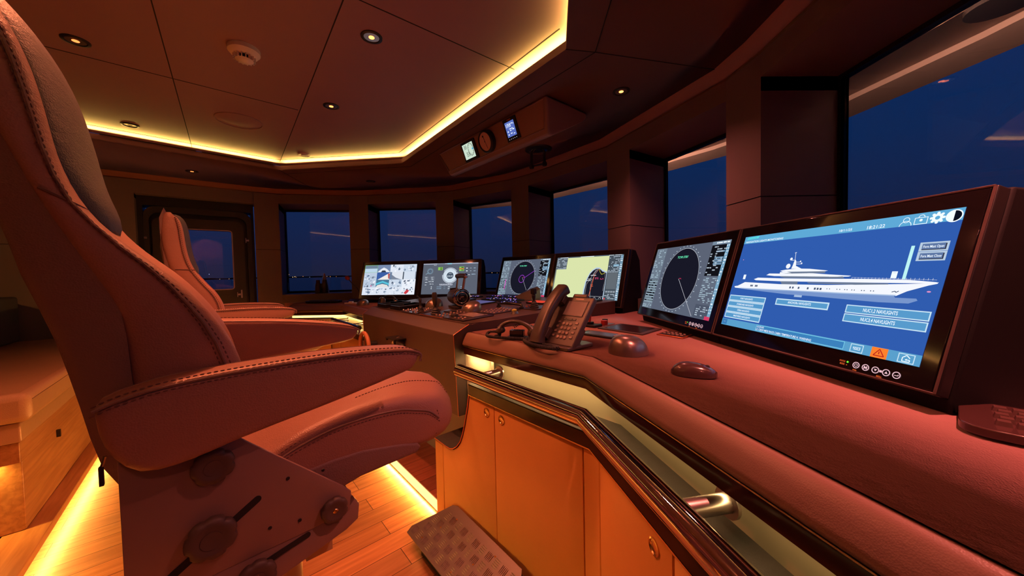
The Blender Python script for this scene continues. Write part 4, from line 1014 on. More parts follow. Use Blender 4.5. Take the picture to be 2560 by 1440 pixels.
def scr_cctv(c):
    rnd = random.Random(5); base = [(205, 218, 235), (225, 232, 245), (190, 205, 225), (235, 240, 250)]
    c.rect(0, 0, 1, 1, emit((215, 225, 240), 1.1), 0)
    N, Mr = 4, 4
    for i in range(N):
        for j in range(Mr):
            x0, y0, x1, y1 = i / N, j / Mr, (i + 1) / N, (j + 1) / Mr
            c.rect(x0, y0, x1, y1, emit(rnd.choice(base), 1.0), 1)
            for q in range(14):
                g = rnd.choice([(80, 90, 110), (130, 145, 170), (170, 185, 205), (100, 120, 150), (245, 248, 255), (245, 248, 255)])
                cx, cy = rnd.uniform(x0 + .02, x1 - .03), rnd.uniform(y0 + .02, y1 - .03); w, h = rnd.uniform(.004, .03), rnd.uniform(.008, .05)
                a = rnd.uniform(0, 3)
                c.poly([(min(x1, max(x0, cx + w * math.cos(a + k * 1.57 + .4 * (k % 2)))), min(y1, max(y0, cy + h * math.sin(a + k * 1.57)))) for k in range(4)], emit(g, 1.0), 2)
    def cell(i, j, m, k=3): c.rect(i / 4, j / 4, (i + 1) / 4, (j + 1) / 4, m, k)
    cell(0, 0, emit((110, 130, 150))); c.rect(0, .12, .25, .25, emit((190, 215, 235)), 4); c.frame(0, 0, .25, .25, emit((120, 200, 90)), 5, .004)
    cell(1, 0, emit((120, 140, 175))); c.poly([(.25, .25), (.32, .14), (.37, .09), (.43, .14), (.50, .25)], emit((230, 236, 245)), 4); c.poly([(.32, .25), (.345, .19), (.40, .19), (.425, .25)], emit((45, 55, 75)), 5)
    cell(1, 1, emit((60, 95, 165))); c.poly([(.27, .50), (.50, .27), (.50, .50)], emit((240, 235, 232)), 4); c.poly([(.46, .30), (.50, .30), (.50, .48), (.475, .46)], emit((190, 90, 90)), 5)
    cell(2, 1, emit((225, 230, 240))); c.poly([(.54, .50), (.54, .34), (.62, .44), (.72, .50)], emit((125, 135, 155)), 4); c.poly([(.50, .25), (.54, .25), (.54, .50), (.50, .50)], emit((110, 130, 160)), 4)
    cell(3, 1, emit((215, 225, 240))); c.rect(.75, .25, .772, .50, emit((70, 80, 95)), 4); c.rect(.985, .25, 1, .50, emit((120, 130, 150)), 4)
    cell(1, 2, emit((75, 120, 150))); c.poly([(.25, .62), (.375, .54), (.50, .62), (.50, .68), (.375, .60), (.25, .68)], emit((90, 195, 220)), 4); c.poly([(.25, .75), (.28, .68), (.375, .64), (.47, .68), (.50, .75)], emit((230, 225, 225)), 5)
    c.circ(.16, .70, .012, emit((215, 70, 140)), 4, 10); c.poly([(.80, .95), (.85, .84), (.90, .86), (.88, .93), (.84, .99)], emit((205, 60, 70)), 5)
MON = []
monitor(-1.2046, 3.4206, -9.35, 'leftmost monitor, showing a grid of bright camera pictures', scr_cctv, touch=False)
monitor(-.5942, 3.3201, -9.35, 'second monitor from the left, grey screen with a round compass dial reading 131.9', scr_conn, touch=False)
monitor(.0876, 2.8627, -47.8, 'third monitor from the left, radar circle with purple ring, above the centre console', scr_radar(True), touch=False)
monitor(.5032, 2.4044, -47.8, 'fourth monitor from the left, showing a pale yellow sea chart', scr_chart, touch=False)
monitor(.7355, 1.5317, -86.25, 'second monitor from the right, radar circle with TCVR STBY on a grey screen', scr_radar(False))
monitor(.776, .9144, -86.25, 'large nearest monitor at right showing a white yacht on a blue screen', scr_yacht)
# ------------------------------------------------------------------ helm chairs
def chair_local(u, v, dep): return Vector((u, dep, v))      # x = forward, y = towards port, z up
def resample(pts, n):
    P = spline(pts, 8); L = [0]
    for i in range(1, len(P)): L.append(L[-1] + (P[i] - P[i - 1]).length)
    out = []; j = 0
    for k in range(n):
        d = L[-1] * k / (n - 1)
        while j < len(L) - 2 and L[j + 1] < d: j += 1
        a = (d - L[j]) / max(1e-9, L[j + 1] - L[j]); out.append(P[j].lerp(P[j + 1], a))
    return out
def make_chair(label, loc, front, rear, shell, lift_port=.05, top=0, detail=True):
    t = thing('helm_chair', label, 'chair', loc, TH, 'helm chairs facing the console')
    H = CAMZ
    NV = 22
    fr = resample([(s, z + H) for s, z in front], NV); rr = resample([(s, z + H) for s, z in rear], NV)
    # backrest: (half-width fraction, depth fraction) round the section
    sec = [(-.97, .02), (-1.0, .22), (-1.0, .45), (-.995, .70), (-.955, .885), (-.88, .985), (-.78, 1.0), (-.66, .965), (-.52, .90), (-.36, .865), (-.18, .85), (0, .845)]
    sec = sec + [(-a, d) for a, d in sec[::-1][1:]] + [(.80, -.04), (.4, -.08), (0, -.09), (-.4, -.08), (-.80, -.04)]
    rs = []
    for k in range(NV):
        v = k / (NV - 1); hw = .153 - .018 * max(0, (v - .55) / .45) ** 1.5
        if v > .93: hw *= 1 - .22 * ((v - .93) / .07) ** 2
        row = []
        for a, d in sec:
            p = rr[k].lerp(fr[k], d); row.append(Vector((p.x, a * hw, p.y)))
        rs.append(row)
    # closed top
    c = sum((p for p in rs[-1]), Vector()) / len(sec)
    rs.append([p.lerp(c, .25) + Vector((0, 0, .010)) for p in rs[-1]]); rs.append([p.lerp(c, .7) + Vector((0, 0, .006)) for p in rs[-2]])
    b = B(); b.rings(rs, M_chair); back = b.build('backrest', parent=t, sharp=70, subsurf=1)
    # slate headrest pad on the front
    b = B(); pad = []
    k0 = int(NV * .52)
    for i, k in enumerate(range(k0, NV)):
        v = (k - k0) / (NV - 1 - k0); hw = .137 * math.sin(min(1, .30 + v * 2.2) * pi / 2) * (1 - .12 * v)
        nrm = Vector((1, 0, .25)).normalized(); row = []
        for a in (-1, -.96, -.8, -.4, 0, .4, .8, .96, 1):
            p = rr[k].lerp(fr[k], .93); e = math.sqrt(max(0, 1 - abs(a) ** 4)) * (.030 if 0 < i else .01)
            row.append(Vector((p.x, a * hw, p.y)) + nrm * (e - .010))
        row += [Vector((q.x - .02, q.y, q.z)) for q in row[::-1]]
        pad.append(row)
    b.rings(pad, M_slate); b.build('headrest', parent=t, sharp=70, subsurf=1)
    # shell behind the leather
    sh = resample([(s, z + H) for s, z in shell], 14); rl = resample([(s, z + H) for s, z in rear], 14)
    b = B(); rs = []
    for k in range(14):
        hw = .150 - .01 * k / 13
        rs.append([Vector((q.x, a * hw, q.y)) for a, q in ((-1, sh[k].lerp(rl[k], 1.12)), (-1, sh[k].lerp(rl[k], .3)), (-.92, sh[k]), (-.5, sh[k]), (0, sh[k]), (.5, sh[k]), (.92, sh[k]), (1, sh[k].lerp(rl[k], .3)), (1, sh[k].lerp(rl[k], 1.12)))])
    b.rings(rs, M_chair_dk); b.build('back_shell', parent=t, sharp=50)
    # double stitched seams down both bolsters and a piped seam between them
    if detail:
        for sg in (-1, 1):
            b = B(); cols = []
            for a, d in ((.992, .765), (.968, .865), (.984, .815)):
                cols.append([Vector(((rr[k].lerp(fr[k], d + .012)).x, sg * a * (.153 - .018 * max(0, (k / (NV - 1) - .55) / .45) ** 1.5) * 1.004, (rr[k].lerp(fr[k], d)).y)) for k in range(1, NV - 1)])
            stitches(b, cols[0], M_stitch, .0085, .0011, .0055); stitches(b, cols[1], M_stitch, .0085, .0011, .0055)
            b.tube(cols[2], .0022, M_chair_dk, 6)
            b.build('seam_stitching', parent=back)
        k = int(NV * .56); b = B()
        row = [Vector(((rr[k].lerp(fr[k], d + .015)).x, a * .1535, (rr[k].lerp(fr[k], d)).y)) for a, d in sec[1:8]]
        b.tube(row, .0018, M_stitch, 5); b.build('cross_seam', parent=back)
    # arms
    arm = [(-.115, -.158), (-.095, -.150), (-.056, -.1415), (.0, -.1375), (.055, -.136), (.13, -.136), (.204, -.139), (.28, -.146), (.310, -.153), (.322, -.162), (.318, -.174), (.304, -.191), (.253, -.203), (.20, -.2135), (.15, -.223), (.077, -.235), (.026, -.244), (-.019, -.254), (-.055, -.258), (-.081, -.252), (-.101, -.228), (-.112, -.195)]
    def width(u): return 1
    for sg, lift in ((-1, 0), (1, lift_port)):
        def to3(u, v, dep, sg=sg, lift=lift):
            q = (u + .115) / .44; z = v + H + lift * (1 - q * .9)
            return Vector((u, sg * dep, z))
        a = B(); ap = [tuple(p) for p in resample(arm + [arm[0]], 56)[:-1]]
        a.outline(ap, .160, .228, M_chair, to3, r=.012, seg=3)
        ao = a.build('armrest', parent=t, sharp=60, subsurf=0)
        a = B()
        topi = [p for p in ap if p[1] > -.168 and p[1] > -.19 + 0 * p[0]]
        topc = [(x, y) for x, y in spline([Vector(p) for p in arm[:11]], 4)]
        a.tube([to3(x - .0, y - .003, .2285) for x, y in topc], .0022, M_chair_dk, 6)
        a.tube([to3(x - .0, y - .003, .1595) for x, y in topc], .0022, M_chair_dk, 6)
        if detail:
            stitches(a, [to3(x, y + .0015, .2205) for x, y in topc], M_stitch, .0075, .0011, .005)
            stitches(a, [to3(x, y - .0085, .2290) for x, y in topc], M_stitch, .0075, .0011, .005)
        a.build('arm_piping', parent=ao)
        z_ = B(); q = to3(-.108, -.222, .2185); z_.cyl(q, q + Vector((-.003, 0, -.012)), .002, M_steel, 8); z_.box(q + Vector((-.004, 0, -.024)), (.004, .006, .024), M_black); z_.build('zip_pull', parent=ao)
        # arm adjusting knob
        k_ = B(); knob_prof = [(.012, 0), (.030, .002), (.035, .006), (.036, .016), (.033, .021), (.024, .023), (.001, .023)]
        # side plate
    def knob(x, z, r, y0, sg, name='adjuster_knob', ctr=False):
        k_ = B(); pr = [(.35, 0), (.88, .05), (1, .16), (1.02, .42), (.95, .54), (.66, .60), (.62, .58), (.02, .58)]
        k_.lathe([(p * r, q * r) for p, q in pr], M_knob, (x, sg * y0, z + H), (0, sg, 0), 48, mod=lambda a, rr_: rr_ * (1 - .11 * max(0, math.cos(a * 7)) ** 3) if rr_ > r * .8 else rr_)
        o = k_.build(name, parent=t, sharp=50)
        e = B()
        if ctr: e.lathe([(.20 * r, .585 * r), (.16 * r, .62 * r), (.10 * r, .60 * r), (.01, .60 * r)][:3] + [(.001, .60 * r)], M_brass, (x, sg * y0, z + H), (0, sg, 0), 14); e.build('knob_cap', parent=o)
        else: e.lathe([(.42 * r, .57 * r), (.42 * r, .61 * r), (.38 * r, .60 * r), (.001, .60 * r)], M_knob, (x, sg * y0, z + H), (0, sg, 0), 28); e.build('knob_cap', parent=o)
        return o
    for sg in (-1, 1):
        pl = [(-.103, -.245), (.02, -.245), (.035, -.262), (.176, -.396), (.190, -.412), (.186, -.446), (.12, -.452), (-.103, -.458)]
        p = B(); p.outline([(x, z + H) for x, z in pl], .181, .188, M_frame, lambda u, v, d, sg=sg: Vector((u, sg * d, v)), r=.002, seg=2)
        po = p.build('side_plate', parent=t)
        # rolled lower flange
        p = B(); p.outline([(x, z + H) for x, z in [(-.103, -.452), (.183, -.443), (.196, -.43), (.205, -.445), (.202, -.472), (.180, -.484), (-.103, -.56)]], .168, .186, M_frame, lambda u, v, d, sg=sg: Vector((u, sg * d, v)), r=.004, seg=2)
        p.build('lower_flange', parent=t)
        s_ = B()
        for (x0, z0, x1, z1, w_) in ((-.068, -.437, .046, -.362, .0055), (.03, -.478, .115, -.458, .0045)):
            dd = Vector((x1 - x0, z1 - z0)); nn_ = Vector((-dd.y, dd.x)).normalized() * w_; dn = dd.normalized() * w_
            pp = []
            for cx, cz, a0 in ((x1, z1, -90), (x0, z0, 90)):
                ba = math.atan2(dd.y, dd.x)
                for q in range(7): a_ = ba + R(a0 + 180 * q / 6); pp.append((cx + w_ * math.cos(a_), cz + H + w_ * math.sin(a_)))
            s_.outline(pp, .187, .1888, M_seam, lambda u, v, d, sg=sg: Vector((u, sg * d, v)))
        s_.build('slide_slot', parent=po)
        s_ = B()
        for x, z in ((.089, -.345), (.143, -.352), (.061, -.418), (.104, -.426)): s_.lathe([(.003, 0), (.0024, .0012), (.001, .0013)], M_black, (x, sg * .1885, z + H), (0, sg, 0), 12)
        s_.build('screw_holes', parent=po)
        knob(-.012, -.390, .031, .190, sg); knob(-.006, -.283, .026, .190, sg); knob(.158, -.428, .0225, .190, sg, ctr=True); knob(.040, -.484, .027, .190, sg)
    # seat cushion
    seat = [(-.04, -.340), (.02, -.330), (.071, -.312), (.11, -.294), (.166, -.279), (.215, -.274), (.263, -.273), (.31, -.277), (.345, -.287), (.38, -.300), (.405, -.322), (.420, -.350), (.415, -.376), (.39, -.392), (.343, -.398), (.26, -.388), (.20, -.384), (.11, -.392), (.0, -.41), (-.05, -.40)]
    def seat3(u, v, dep):
        k = max(0, 1 - (dep / .152) ** 2) ** .8; f = min(1, max(0, (u - .12) / .26)); g = min(1, max(0, (v - (CAMZ - .36)) / .06))
        return Vector((u + .075 * k * f, dep, v + .020 * k * g * f))
    sp = [tuple(p) for p in resample([(x, z + H) for x, z in seat] + [(seat[0][0], seat[0][1] + H)], 60)[:-1]]
    b = B(); b.outline(sp, -.152, .152, M_chair, seat3, r=.022, seg=5, mid=7); so = b.build('seat', parent=t, sharp=60)
    if detail:
        b = B()
        for sg in (-1, 1):
            ln = [Vector((x - .004, sg * (.1515), z + H - .020)) for x, z in [tuple(q) for q in spline([Vector(p) for p in seat[2:11]], 5)]]
            b.tube(ln, .0024, M_chair_dk, 6)
            stitches(b, [p + Vector((0, -sg * .004, .0075)) for p in ln], M_stitch, .0075, .0012, .005); stitches(b, [p + Vector((0, sg * .0008, -.007)) for p in ln], M_stitch, .0075, .0012, .005)
            l2 = [seat3(x, z + H + .0005, sg * (.085 - .02 * math.sin(i * .12))) for i, (x, z) in enumerate([tuple(q) for q in spline([Vector(p) for p in seat[5:11]], 5)])]
            stitches(b, l2, M_stitch, .0075, .0012, .005)
        fcl = [Vector((.4305, y, -.315 + H)) for y in [-.14 + .02 * i for i in range(15)]]
        stitches(b, [Vector((x, -.1495, z + H)) for x, z in ((.398, -.325), (.404, -.345), (.402, -.365), (.39, -.382))], M_stitch, .008, .0012, .005)
        b.build('seam_stitching', parent=so)
    b = B(); b.outline([(x, z + H) for x, z in [(.03, -.372), (.114, -.359), (.17, -.3555), (.225, -.357), (.306, -.372), (.345, -.384), (.352, -.394), (.342, -.405), (.219, -.4105), (.172, -.421), (.10, -.440), (.03, -.445)]], -.1545, .1545, M_chair_dk, chair_local, r=.006, seg=3)
    b.build('seat_shell', parent=t)
    # slide rails and pedestal
    b = B(); b.box((.06, 0, H - .478), (.30, .30, .04), M_frame); b.build('seat_carrier', parent=t, bevel=.006)
    b = B(); b.cyl((.075, 0, .012), (.075, 0, H - .50), .058, M_tan if False else mat('pedestal_column', (.60, .47, .28), .35, metal=.4), 32); b.box((.155, -.02, H - .545), (.05, .10, .09), MATS['pedestal_column']); b.build('pedestal', parent=t)
    b = B(); b.lathe([(.17, 0.0), (.17, .010), (.15, .016), (.06, .018)], M_steel, (.075, 0, .001), (0, 0, 1), 40); b.build('base_plate', parent=t)
    return t
front1 = [(.055, -.285), (.047, -.20), (.036, -.135), (.012, -.075), (-.038, .0), (-.092, .055), (-.130, .105), (-.148, .165), (-.158, .235), (-.172, .305), (-.195, .365), (-.232, .412)]
rear1 = [(-.075, -.27), (-.088, -.19), (-.094, -.130), (-.102, -.05), (-.134, .034), (-.164, .109), (-.192, .19), (-.215, .25), (-.235, .31), (-.250, .355), (-.268, .395), (-.282, .415)]
shell1 = [(-.100, -.40), (-.104, -.31), (-.127, -.257), (-.139, -.187), (-.16, -.075), (-.182, .004), (-.196, .072), (-.215, .14), (-.232, .19)]
front2 = [(.058, -.285), (.060, -.18), (.052, -.115), (.028, -.062), (-.004, -.018), (-.043, .046), (-.060, .105), (-.068, .172), (-.073, .225), (-.082, .262), (-.094, .280), (-.108, .288)]
rear2 = [(-.06, -.27), (-.062, -.19), (-.066, -.130), (-.070, -.08), (-.105, -.005), (-.126, .065), (-.138, .13), (-.143, .19), (-.143, .235), (-.141, .262), (-.136, .278), (-.130, .286)]
shell2 = [(-.095, -.40), (-.10, -.30), (-.115, -.21), (-.118, -.14), (-.125, -.08), (-.130, -.01), (-.136, .05), (-.142, .10), (-.146, .14)]
make_chair('large near brown leather helm chair with a slate headrest, filling the left of the view', S(0, .888), front1, rear1, shell1, .055)
make_chair('far helm chair with a red-lit back, standing in front of the side door', S(-.005, 2.205), front2, rear2, shell2, .0)
# ------------------------------------------------------------------ tread plate foot rest
t = thing('foot_rest', 'dark chequer-plate metal foot rest on the floor in front of the cabinets', 'foot rest', (0, 0, 0))
def fz(s): return .060 + (s - .57) * .42
fp = [(.575, 1.355), (.575, .83), (.60, .815), (.72, .815), (.748, .84), (.757, 1.25), (.748, 1.275), (.60, 1.362)]
b = B(); b.prism([S2(*p) for p in fp], lambda x, y: fz(FV.x * x + FV.y * y) - .005, lambda x, y: fz(FV.x * x + FV.y * y), M_tread)
pl = b.build('plate', parent=t, bevel=.0015)
M_tread2 = mat('tread_bars', (.30, .26, .25), .3, metal=.7)
b = B(); k = 0
def barpt(s, tt, h=0): return S(s, tt, fz(s) + h)
for i in range(5):
    for j in range(13):
        cs, ct = .600 + i * .036, .85 + j * .040
        if cs > .742 or ct > 1.335 - max(0, cs - .60) * .55: continue
        for q in range(5):
            o = (q - 2) * .0062
            if (i + j) % 2: p0, p1 = (cs + o, ct - .0155), (cs + o, ct + .0155)
            else: p0, p1 = (cs - .0145, ct + o), (cs + .0145, ct + o)
            d = barpt(*p1) - barpt(*p0); n = d.normalized().cross(Vector((0, 0, 1))) * .0021
            a0, a1 = barpt(*p0), barpt(*p1); mm = (a0 + a1) / 2; up = Vector((0, 0, .0030))
            b.add([a0, mm + n, a1, mm - n, a0.lerp(mm, .5) + up, mm + up, a1.lerp(mm, .5) + up], [[0, 1, 4], [1, 5, 4], [1, 6, 5], [1, 2, 6], [2, 3, 6], [3, 5, 6], [3, 4, 5], [3, 0, 4]], M_tread2)
b.build('tread_pattern', parent=pl, smooth=False)
for s_, t_ in ((.72, 1.20), (.665, 1.235), (.60, 1.27), (.72, .95), (.66, 1.0), (.60, 1.05)):
    b = B(); b.lathe([(.0035, 0), (.0032, .0018), (.0016, .002), (.0012, .0008)], M_brass, barpt(s_, t_, .0005), (0, 0, 1), 12); b.build('screw', parent=pl)
b = B(); b.prism([S2(*p) for p in [(.60, 1.28), (.60, .80), (.74, .80), (.74, 1.20)]], .0, lambda x, y: fz(FV.x * x + FV.y * y) - .006, M_black); b.build('support', parent=t)
# ------------------------------------------------------------------ raised platform and bench on the left
t = thing('platform_step', 'raised oak platform at lower left with a glowing strip under its nosing', 'step', (0, 0, 0))
b = B(); b.prism([S2(-.585, .2), S2(-.585, 4.42), S2(-3.7, 4.42), S2(-3.7, .2)], .0, .108, M_oakp); b.build('riser', parent=t)
b = B(); b.prism([S2(-.535, .2), S2(-.535, 4.42), S2(-.66, 4.42), S2(-.66, .2)], .082, .115, M_oakp); b.build('nosing', parent=t, bevel=.003)
b = B(); b.prism([S2(-.583, .2), S2(-.583, 4.42), S2(-.570, 4.42), S2(-.570, .2)], .066, .081, emit((255, 210, 110), 5)); b.build('led_strip', parent=t)
light_area('step_strip', S(-.562, .3, .076), S(-.562, 4.3, .076), .02, 18, (1, .52, .12), (FV.x * .6, FV.y * .6, -1))
t = thing('bench', 'oak and tan leather bench on the platform behind the near chair', 'bench', (0, 0, 0))
BX, BT = -.60, 2.36
b = B(); b.prism([S2(BX, BT), S2(BX, 4.38), S2(-1.25, 4.38), S2(-1.25, BT)], .116, .40, M_oakp); b.build('base', parent=t, bevel=.003)
b = B(); b.prism([S2(BX + .004, BT - .03), S2(BX + .004, 4.38), S2(-1.30, 4.38), S2(-1.30, BT - .03)], .402, .485, M_oakp); b.build('seat_board', parent=t, bevel=.003)
b = B(); b.prism([S2(BX + .012, BT - .04), S2(BX + .012, 4.38), S2(-1.30, 4.38), S2(-1.30, BT - .04)], .487, .565, M_tan); b.build('seat_valance', parent=t, bevel=.006)
b = B(); b.prism([S2(BX + .045, BT - .065), S2(BX + .045, 4.38), S2(-1.30, 4.38), S2(-1.30, BT - .065)], .567, .685, M_tan); cu = b.build('cushion', parent=t, bevel=.028)
b = B(); stitches(b, [S(BX + .046, 4.3, .655), S(BX + .046, BT - .05, .655)], M_stitch, .012, .0012, .007); b.build('piping', parent=cu)
b = B(); b.prism([S2(-1.08, BT - .03), S2(-1.08, 4.38), S2(-1.30, 4.38), S2(-1.30, BT - .03)], .687, 1.02, M_slate); b.build('backrest', parent=t, bevel=.02)
b = B(); b.box(S(BX + .003, BT + .42, .37), (.02, .012, .035), M_black, rz=TH); b.build('latch', parent=t)
light_area('bench_strip', S(-.66, BT - .022, .398), S(-1.2, BT - .022, .398), .012, 5, (1, .50, .10), (PV.x * .15, PV.y * .15, -1))
# ------------------------------------------------------------------ things on the centre console top
SL = math.atan(.0466)
def top_root(name, label, cat, s, t, rot=0, group=None):
    o = thing(name, label, cat, S(s, t, bz(s) + .0004), 0, group)
    o.rotation_euler = (Matrix.Rotation(TH, 4, 'Z') @ Matrix.Rotation(-SL, 4, 'Y') @ Matrix.Rotation(rot, 4, 'Z')).to_euler()
    return o
# local frame on the top: x forward, y port
def slab(t, name, x0, x1, y0, y1, z0, z1, m, bevel=.0015):
    b = B(); b.prism([(x0, y0), (x1, y0), (x1, y1), (x0, y1)], z0, z1, m); return b.build(name, parent=t, bevel=bevel)
M_panel = mat('control_panel', (.035, .025, .025), .3, coat=.2)
M_btn = mat('panel_buttons', (.50, .36, .30), .35)
def joystick(t, x, y, h=.11, r=.012, base=.024):
    b = B(); b.lathe([(base, 0), (base * 1.05, .006), (base * .82, .011), (base * .92, .016), (base * .66, .022), (base * .78, .027), (base * .5, .034), (base * .45, .04), (.004, .042)], M_rubber, (x, y, .003), n=20); j = b.build('boot', parent=t)
    b = B(); b.lathe([(.006, .035), (.007, .05), (r * .8, .055), (r, .075), (r * 1.12, h - .015), (r * .8, h), (.001, h + .001)], M_dark, (x, y, .003), n=18); b.build('grip', parent=t)
def tray(s, t, label, w=.155, l=.19):
    o = top_root('paper_tray', label, 'tray', s, t)
    b = B(); H_ = .026
    b.prism([(0, 0), (l, 0), (l, -w), (0, -w)], 0, .004, M_black)
    for x0, x1, y0, y1 in ((0, l, 0, -.008), (0, l, -w + .008, -w), (0, .008, -.008, -w + .008), (l - .008, l, -.008, -w + .008)): b.prism([(x0, y0), (x1, y0), (x1, y1), (x0, y1)], .004, H_, M_black)
    b.build('tray_frame', parent=o, bevel=.0015)
    b = B()
    for i in range(7): b.lathe([(.004, 0), (.004, .006), (.002, .007)], M_steel, (.018, -.03 - i * .016, .016), n=8)
    b.prism([(.010, -.010), (l - .010, -.010), (l - .010, -w + .010), (.010, -w + .010)], .0045, .015, M_housing); b.build('key_strip', parent=o)
tray(.935, 2.60, 'black open-topped tray at the far left corner of the centre console'); tray(.935, 2.36, 'black open-topped tray beside the joystick panels on the centre console')
# joystick panels
o = top_root('joystick_panel', 'small control panel with a thin joystick and shiny buttons, right of the trays', 'control panel', .915, 2.10)
slab(o, 'panel', 0, .17, -.17, .05, 0, .005, M_panel); joystick(o, .055, -.13, .085, .009, .019)
b = B()
for i in range(5):
    for j in range(6):
        if (i, j) != (2, 4) and random.random() < .8: b.lathe([(.006, .005), (.006, .011), (.004, .013), (.001, .013)], M_btn if (i + j) % 2 else M_steel, (.018 + i * .03, .035 - j * .034, 0), n=10)
b.build('buttons', parent=o)
o = top_root('joystick_panel', 'control panel with the tall black joystick at the front of the centre console', 'control panel', .915, 1.83)
slab(o, 'panel', 0, .20, -.19, .04, 0, .006, M_panel); joystick(o, .055, -.045, .125, .014, .028)
b = B()
for i in range(4):
    for j in range(3): b.lathe([(.006, .006), (.006, .011), (.001, .012)], M_btn, (.03 + i * .045, -.10 - j * .035, 0), n=10)
b.box((.15, -.06, .009), (.07, .06, .006), M_dark); b.build('buttons', parent=o)
b = B(); b.tube([(0, .04, .003), (0, -.19, .003), (.20, -.19, .003)], .002, MATS['copper_edge'], 6); b.build('edge_line', parent=o)
o = top_root('dial_panel', 'panel with a round black knob and glossy display, near right corner of the console', 'control panel', .925, 1.63)
slab(o, 'panel', 0, .19, -.20, .0, 0, .006, M_panel)
b = B(); b.lathe([(.020, .006), (.020, .016), (.018, .019), (.001, .019)], M_rubber, (.045, -.045, 0), n=24); b.build('dial_knob', parent=o)
slab(o, 'display', .085, .175, -.165, -.02, .0062, .0085, M_lcd, .0008)
b = B()
for i in range(5): b.lathe([(.0055, .006), (.0055, .0095), (.001, .010)], M_btn, (.025 + (i % 2) * .025, -.085 - i * .018, 0), n=10)
b.build('buttons', parent=o)
o = top_root('keypad', 'keypad with small light buttons near the yellow push button', 'keypad', 1.14, 1.63)
slab(o, 'panel', 0, .20, -.16, .0, 0, .005, M_panel)
b = B()
for i in range(5):
    for j in range(5): b.lathe([(.0065, .005), (.006, .009), (.001, .0095)], M_btn, (.025 + i * .036, -.02 - j * .029, 0), n=10)
b.build('keys', parent=o)
o = top_root('push_button', 'yellow push button near the right edge of the centre console', 'button', 1.225, 1.395)
b = B(); b.lathe([(.022, 0), (.018, .012), (.014, .014)], M_steel, n=20); b.build('collar', parent=o)
b = B(); b.lathe([(.013, .013), (.014, .020), (.010, .023), (.001, .0235)], M_yellow, n=18); b.build('cap', parent=o)
# throttle: drum with a T-shaped handle
o = top_root('engine_throttle', 'dark engine throttle drum with a T-shaped handle in the middle of the console', 'throttle lever', 1.215, 1.93, R(-12))
slab(o, 'foot', -.05, .05, -.07, .06, 0, .018, M_dark, .004)
b = B(); ax = (0, -1, 0)
b.lathe([(.001, -.085), (.040, -.085), (.047, -.080), (.051, -.04), (.052, .03), (.050, .058)], M_dark, (0, 0, .070), ax, 40); b.build('drum', parent=o)
b = B(); b.lathe([(.050, .058), (.056, .060), (.056, .074), (.050, .078), (.046, .078), (.046, .072)], M_chrome, (0, 0, .070), ax, 40); b.build('drum_rim', parent=o)
b = B(); b.lathe([(.046, .073), (.030, .074), (.001, .074)], M_blackgloss, (0, 0, .070), ax, 36); b.tube([(math.cos(a) * .034, -.0755, .070 + math.sin(a) * .034) for a in [2 * pi * k / 32 for k in range(32)]], .0012, M_steel, 5, closed=True); b.box((.0, -.0755, .074), (.022, .001, .003), M_btn); b.build('drum_face', parent=o)
b = B(); b.tube([(.01, -.068, .118), (.016, -.072, .150), (.026, -.076, .198)], .0085, M_steel, 10); b.build('lever_arm', parent=o)
b = B(); b.tube([(.01, .052, .110), (.018, .050, .150), (.026, .048, .198)], .0065, M_steel, 8); b.build('lever_arm', parent=o)
b = B(); b.tube([(.026, .062, .202), (.026, .0, .206), (.026, -.092, .206)], .015, M_dark, 14); b.lathe([(.016, 0), (.012, .008), (.001, .010)], M_chrome, (.026, -.092, .206), (0, -1, 0), 14); b.build('handle', parent=o)
slab(o, 'trim_switch', -.02, .03, .07, .10, .095, .125, M_black, .003)
# trackballs: domed wedge shells with a ball
def trackball(root, k=1.0):
    b = B(); rs = []
    N = 26
    for i in range(9):
        v = i / 8; sc = math.cos(v * pi / 2) ** .75; z = .060 * math.sin(v * pi / 2) ** .95
        row = []
        for j in range(N):
            a = 2 * pi * j / N; r = .062 * (1 + .16 * math.cos(a) - .06 * math.cos(2 * a))
            row.append(Vector((r * sc * math.cos(a) * 1.12 - .012 * v, r * sc * math.sin(a) * .95, z)) * k)
        rs.append(row)
    b.rings(rs[:-1] + [[p.lerp(rs[-2][0], 0) * 1 for p in rs[-1]]], M_metalcap); b.build('shell', parent=root, sharp=60)
    b = B(); b.lathe([(.001, -.016), (.010, -.013), (.016, 0), (.010, .013), (.001, .016)], M_blackgloss, Vector((.046, -.0, .030)) * k, (0, 0, 1), 20); b.build('ball', parent=root, sharp=80)
    b = B()
    for sg in (-1, 1): b.lathe([(.009, -.002), (.009, .004), (.001, .005)], M_dark, Vector((.030, sg * .040, .028)) * k, (.5, sg * .5, .8), 12)
    b.build('buttons', parent=root)
o = top_root('trackball', 'domed metal trackball left of the throttle on the console', 'trackball', 1.17, 2.16, pi, 'trackballs'); trackball(o, .95)
o = top_root('trackball', 'domed metal trackball right of the throttle on the console', 'trackball', 1.18, 1.72, pi, 'trackballs'); trackball(o, .95)
